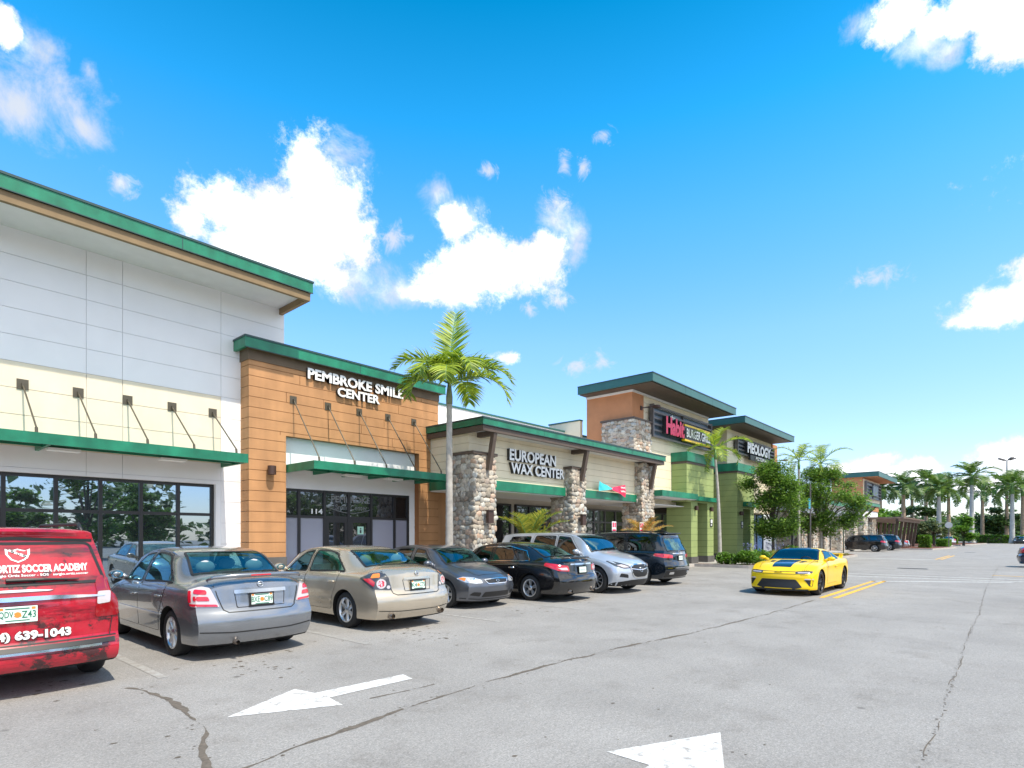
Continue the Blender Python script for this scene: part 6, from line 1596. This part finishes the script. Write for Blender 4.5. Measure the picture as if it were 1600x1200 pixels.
def tuft(mb, rnd, x, y, z, h, n, mi=0, spread=.5, w=.012):
    for _ in range(n):
        a = rnd.uniform(0, 6.283); e = rnd.uniform(.2, 1) * spread; L = h * rnd.uniform(.6, 1.1); p = Vector((x + rnd.gauss(0, .04), y + rnd.gauss(0, .04), z)); d = Vector((cos(a) * e, sin(a) * e, 1)).normalized(); s = Vector((-sin(a), cos(a), 0)); vs = []
        for j in range(4):
            u = j / 3; ww = w * (1 - u * .9); vs += [p - s * ww, p + s * ww]; p = p + d * L / 3; d = (d + Vector((cos(a) * .25, sin(a) * .25, -.28))).normalized()
        mb.add(vs, [(0, 1, 3, 2), (2, 3, 5, 4), (4, 5, 7, 6)], mi)
rb = random.Random(71); k_ = 0
mb = MB()
for i in range(900):
    x = rb.uniform(34.0, 51.5); y = rb.uniform(9.95, 12.9); tuft(mb, rb, x, y, .14, rb.uniform(.12, .3), 5, 0, 1.0, .02)
for i in range(700):
    x = rb.uniform(33.3, 41); y = rb.uniform(9.9, 11.2); c = Vector((x, y, .15 + abs(rb.gauss(0, .16))))
    for _ in range(7):
        p = c + Vector((rb.gauss(0, .12), rb.gauss(0, .12), rb.uniform(0, .22))); d = Vector((rb.gauss(0, 1), rb.gauss(0, 1), rb.gauss(.3, .6))).normalized(); s = d.cross(Vector((0, 0, 1))).normalized(); mb.add([p - d * .06, p + s * .03, p + d * .07, p - s * .03], [(0, 1, 2, 3)])
tag(mb.build('ground_cover', lf_red), kind='stuff')
for i, (x, y, r, h, lm, lab) in enumerate(((29.9, 11.5, .45, .75, lf_lime, 'low leafy shrub at the near corner of the planting island'), (30.1, 10.5, .55, .8, lf_lime, 'fuller green shrub at the kerb end of the planting island'), (32.0, 10.4, .6, .8, lf_lime, 'shrub with white specks in the middle of the island edge'), (33.6, 10.3, .6, .75, lf_red, 'reddish low shrub on the island edge left of the blue lilies'), (35.4, 10.2, .6, .75, lf_red, 'red tinged shrub on the island edge behind the yellow coupe nose'), (36.8, 10.4, .7, .95, lf_lime, 'yellow green shrub right of the blue lilies'))):
    rnd = random.Random(300 + i); o = empty('shrub', (x, y, .14), lab, 'shrub', 'low shrubs on the planting island')
    mb = MB(); leaf_cloud(mb, rnd, [((x + rnd.uniform(-.3, .3), y + rnd.uniform(-.3, .3), .14 + h * rnd.uniform(.25, .6)), r * .7, r * .7, h * .4) for _ in range(7)], 1700, .12); mb.build('foliage', lm, o)
    mb = MB(); [mb.tube([(x, y, .1), (x + rnd.uniform(-.3, .3), y + rnd.uniform(-.3, .3), .14 + h * .7)], [.012, .004], 5) for _ in range(6)]; mb.build('stem', m_bark, o)
for i, (x, y) in enumerate(((33.2, 11.4), (34.3, 11.6), (35.2, 11.0), (36.2, 11.3), (37.0, 11.6))):
    rnd = random.Random(400 + i); o = empty('lily_clump', (x, y, .14), 'clump of blue flowering lilies beneath the first leafy island tree', 'flowers', 'blue lilies on the planting island')
    mb = MB(); [tuft(mb, rnd, x + rnd.gauss(0, .15), y + rnd.gauss(0, .15), .14, .75, 12, 0, .8, .016) for _ in range(4)]; mb.build('foliage', lf_blue, o)
    mb = MB()
    for _ in range(8):
        bx, by, bz_ = x + rnd.gauss(0, .28), y + rnd.gauss(0, .28), rnd.uniform(.8, 1.2)
        for _ in range(22):
            d = Vector((rnd.gauss(0, 1), rnd.gauss(0, 1), rnd.gauss(.2, 1))).normalized(); p = Vector((bx, by, bz_)) + d * .07; s = d.cross(Vector((0, .3, 1))).normalized(); mb.add([p - d * .03, p + s * .015, p + d * .03, p - s * .015], [(0, 1, 2, 3)])
    mb.build('bloom', m_bloom, o)
# trees across the lane, seen mirrored in the shop glass
for i, (x, y, h) in enumerate(((7, -19, 4.6), (11, -18, 7.6), (15, -20, 4.8), (27, -19, 5.4), (38, -20, 7), (50, -18, 5.5), (64, -22, 8))):
    tree('shade_tree', 'shade tree across the car park, mirrored in the shop glass', (x, y, 0), h, (.42 * h, .42 * h, 1.3, h), 7000, .30, lf_tree, 500 + i, 'shade trees across the car park', .16, nb=24)

# ------------------------------------------------------------------ signs, lamps and small things
def small_sign(x, y, label):
    o = empty('parking_sign', (x, y, 0), label, 'sign', 'pickup parking signs'); p = MB(); p.tube([(x, y, 0), (x, y, 2.1)], .03, 8); p.build('post', m_slat, o)
    b = MB(); b.box(x - .16, x + .16, y - .05, y - .035, 1.80, 2.22, 0); b.box(x - .13, x - .02, y - .054, y - .05, 1.98, 2.18, 1); b.box(x + .02, x + .13, y - .054, y - .05, 1.98, 2.18, 1); b.box(x - .13, x + .13, y - .054, y - .05, 1.84, 1.90, 1); b.build('sign_panel', [m_sign_white, m_sign_red], o)
small_sign(20.75, 12.75, 'small white sign with red marks standing behind the silver SUV roof, left of its twin'); small_sign(23.05, 12.75, 'small white sign with red marks at the foot of the last stone column')
o = empty('stop_sign', (93.7, 7.3, 0), 'round looking pale back of a stop sign on a post by the far kerb', 'sign')
p = MB(); p.tube([(93.7, 7.3, 0), (93.7, 7.3, 3.3)], .05, 8); p.build('post', m_slat, o)
p = MB(); p.prism([(7.3 + .42 * cos(radians(22.5 + 45 * k)), 2.95 + .42 * sin(radians(22.5 + 45 * k))) for k in range(8)], 'x', 93.62, 93.66); p.build('sign_panel', M('sign_back', (.62, .62, .58), .5), o)
o = empty('light_pole', (197.3, 3.3, 0), 'tall car park light pole with four lamp heads above the palms', 'light pole')
p = MB(); p.tube([(197.3, 3.3, 0), (197.3, 3.3, 21)], [.28, .16], 10); p.build('pole', m_trunkgrey, o)
for k in range(4):
    a = k * pi / 2 + .6; p = MB(); p.bar((197.3, 3.3, 20.9), (197.3 + 1.0 * cos(a), 3.3 + 1.0 * sin(a), 21.2), .1, .1); p.bar((197.3 + .8 * cos(a), 3.3 + .8 * sin(a), 21.1), (197.3 + 2.0 * cos(a), 3.3 + 2.0 * sin(a), 21.5), .7, .3); p.build('lamp_head', m_slat, o)
o = empty('banner_pole', (44.2, 11.2, .15), 'slim pole with a small blue hanging sign between the island trees', 'pole')
p = MB(); p.tube([(44.2, 11.2, .1), (44.2, 11.2, 5.2)], .05, 8); p.build('pole', m_slat, o); p = MB(); p.box(43.75, 44.15, 11.18, 11.22, 3.5, 4.2); p.build('sign_panel', M('sign_blue', (.05, .38, .60), .5), o)
for i, (x, y, lab) in enumerate(((46.0, 12.9, 'dark bollard lamp before the stone piers, nearer one'), (50.4, 12.9, 'dark bollard lamp before the stone piers, farther one'))):
    o = empty('lamp_post', (x, y, 0), lab, 'lamp post', 'lamp posts before the stone piers'); p = MB(); p.tube([(x, y, .1), (x, y, 2.2)], .06, 8); p.build('post', m_black, o); p = MB(); p.lathe([(0, 2.6), (.16, 2.5), (.18, 2.25), (.08, 2.2), (0, 2.2)], 12, M=Matrix.Translation((x, y, 0))); p.build('lamp_head', m_black, o)
o = empty('sign_post', (51.2, 10.6, .1), 'thin green post standing at the end of the planting island', 'post'); p = MB(); p.tube([(51.2, 10.6, .1), (51.2, 10.6, 2.4)], .04, 8); p.build('post', M('dark_green_post', (.03, .06, .04), .5), o)
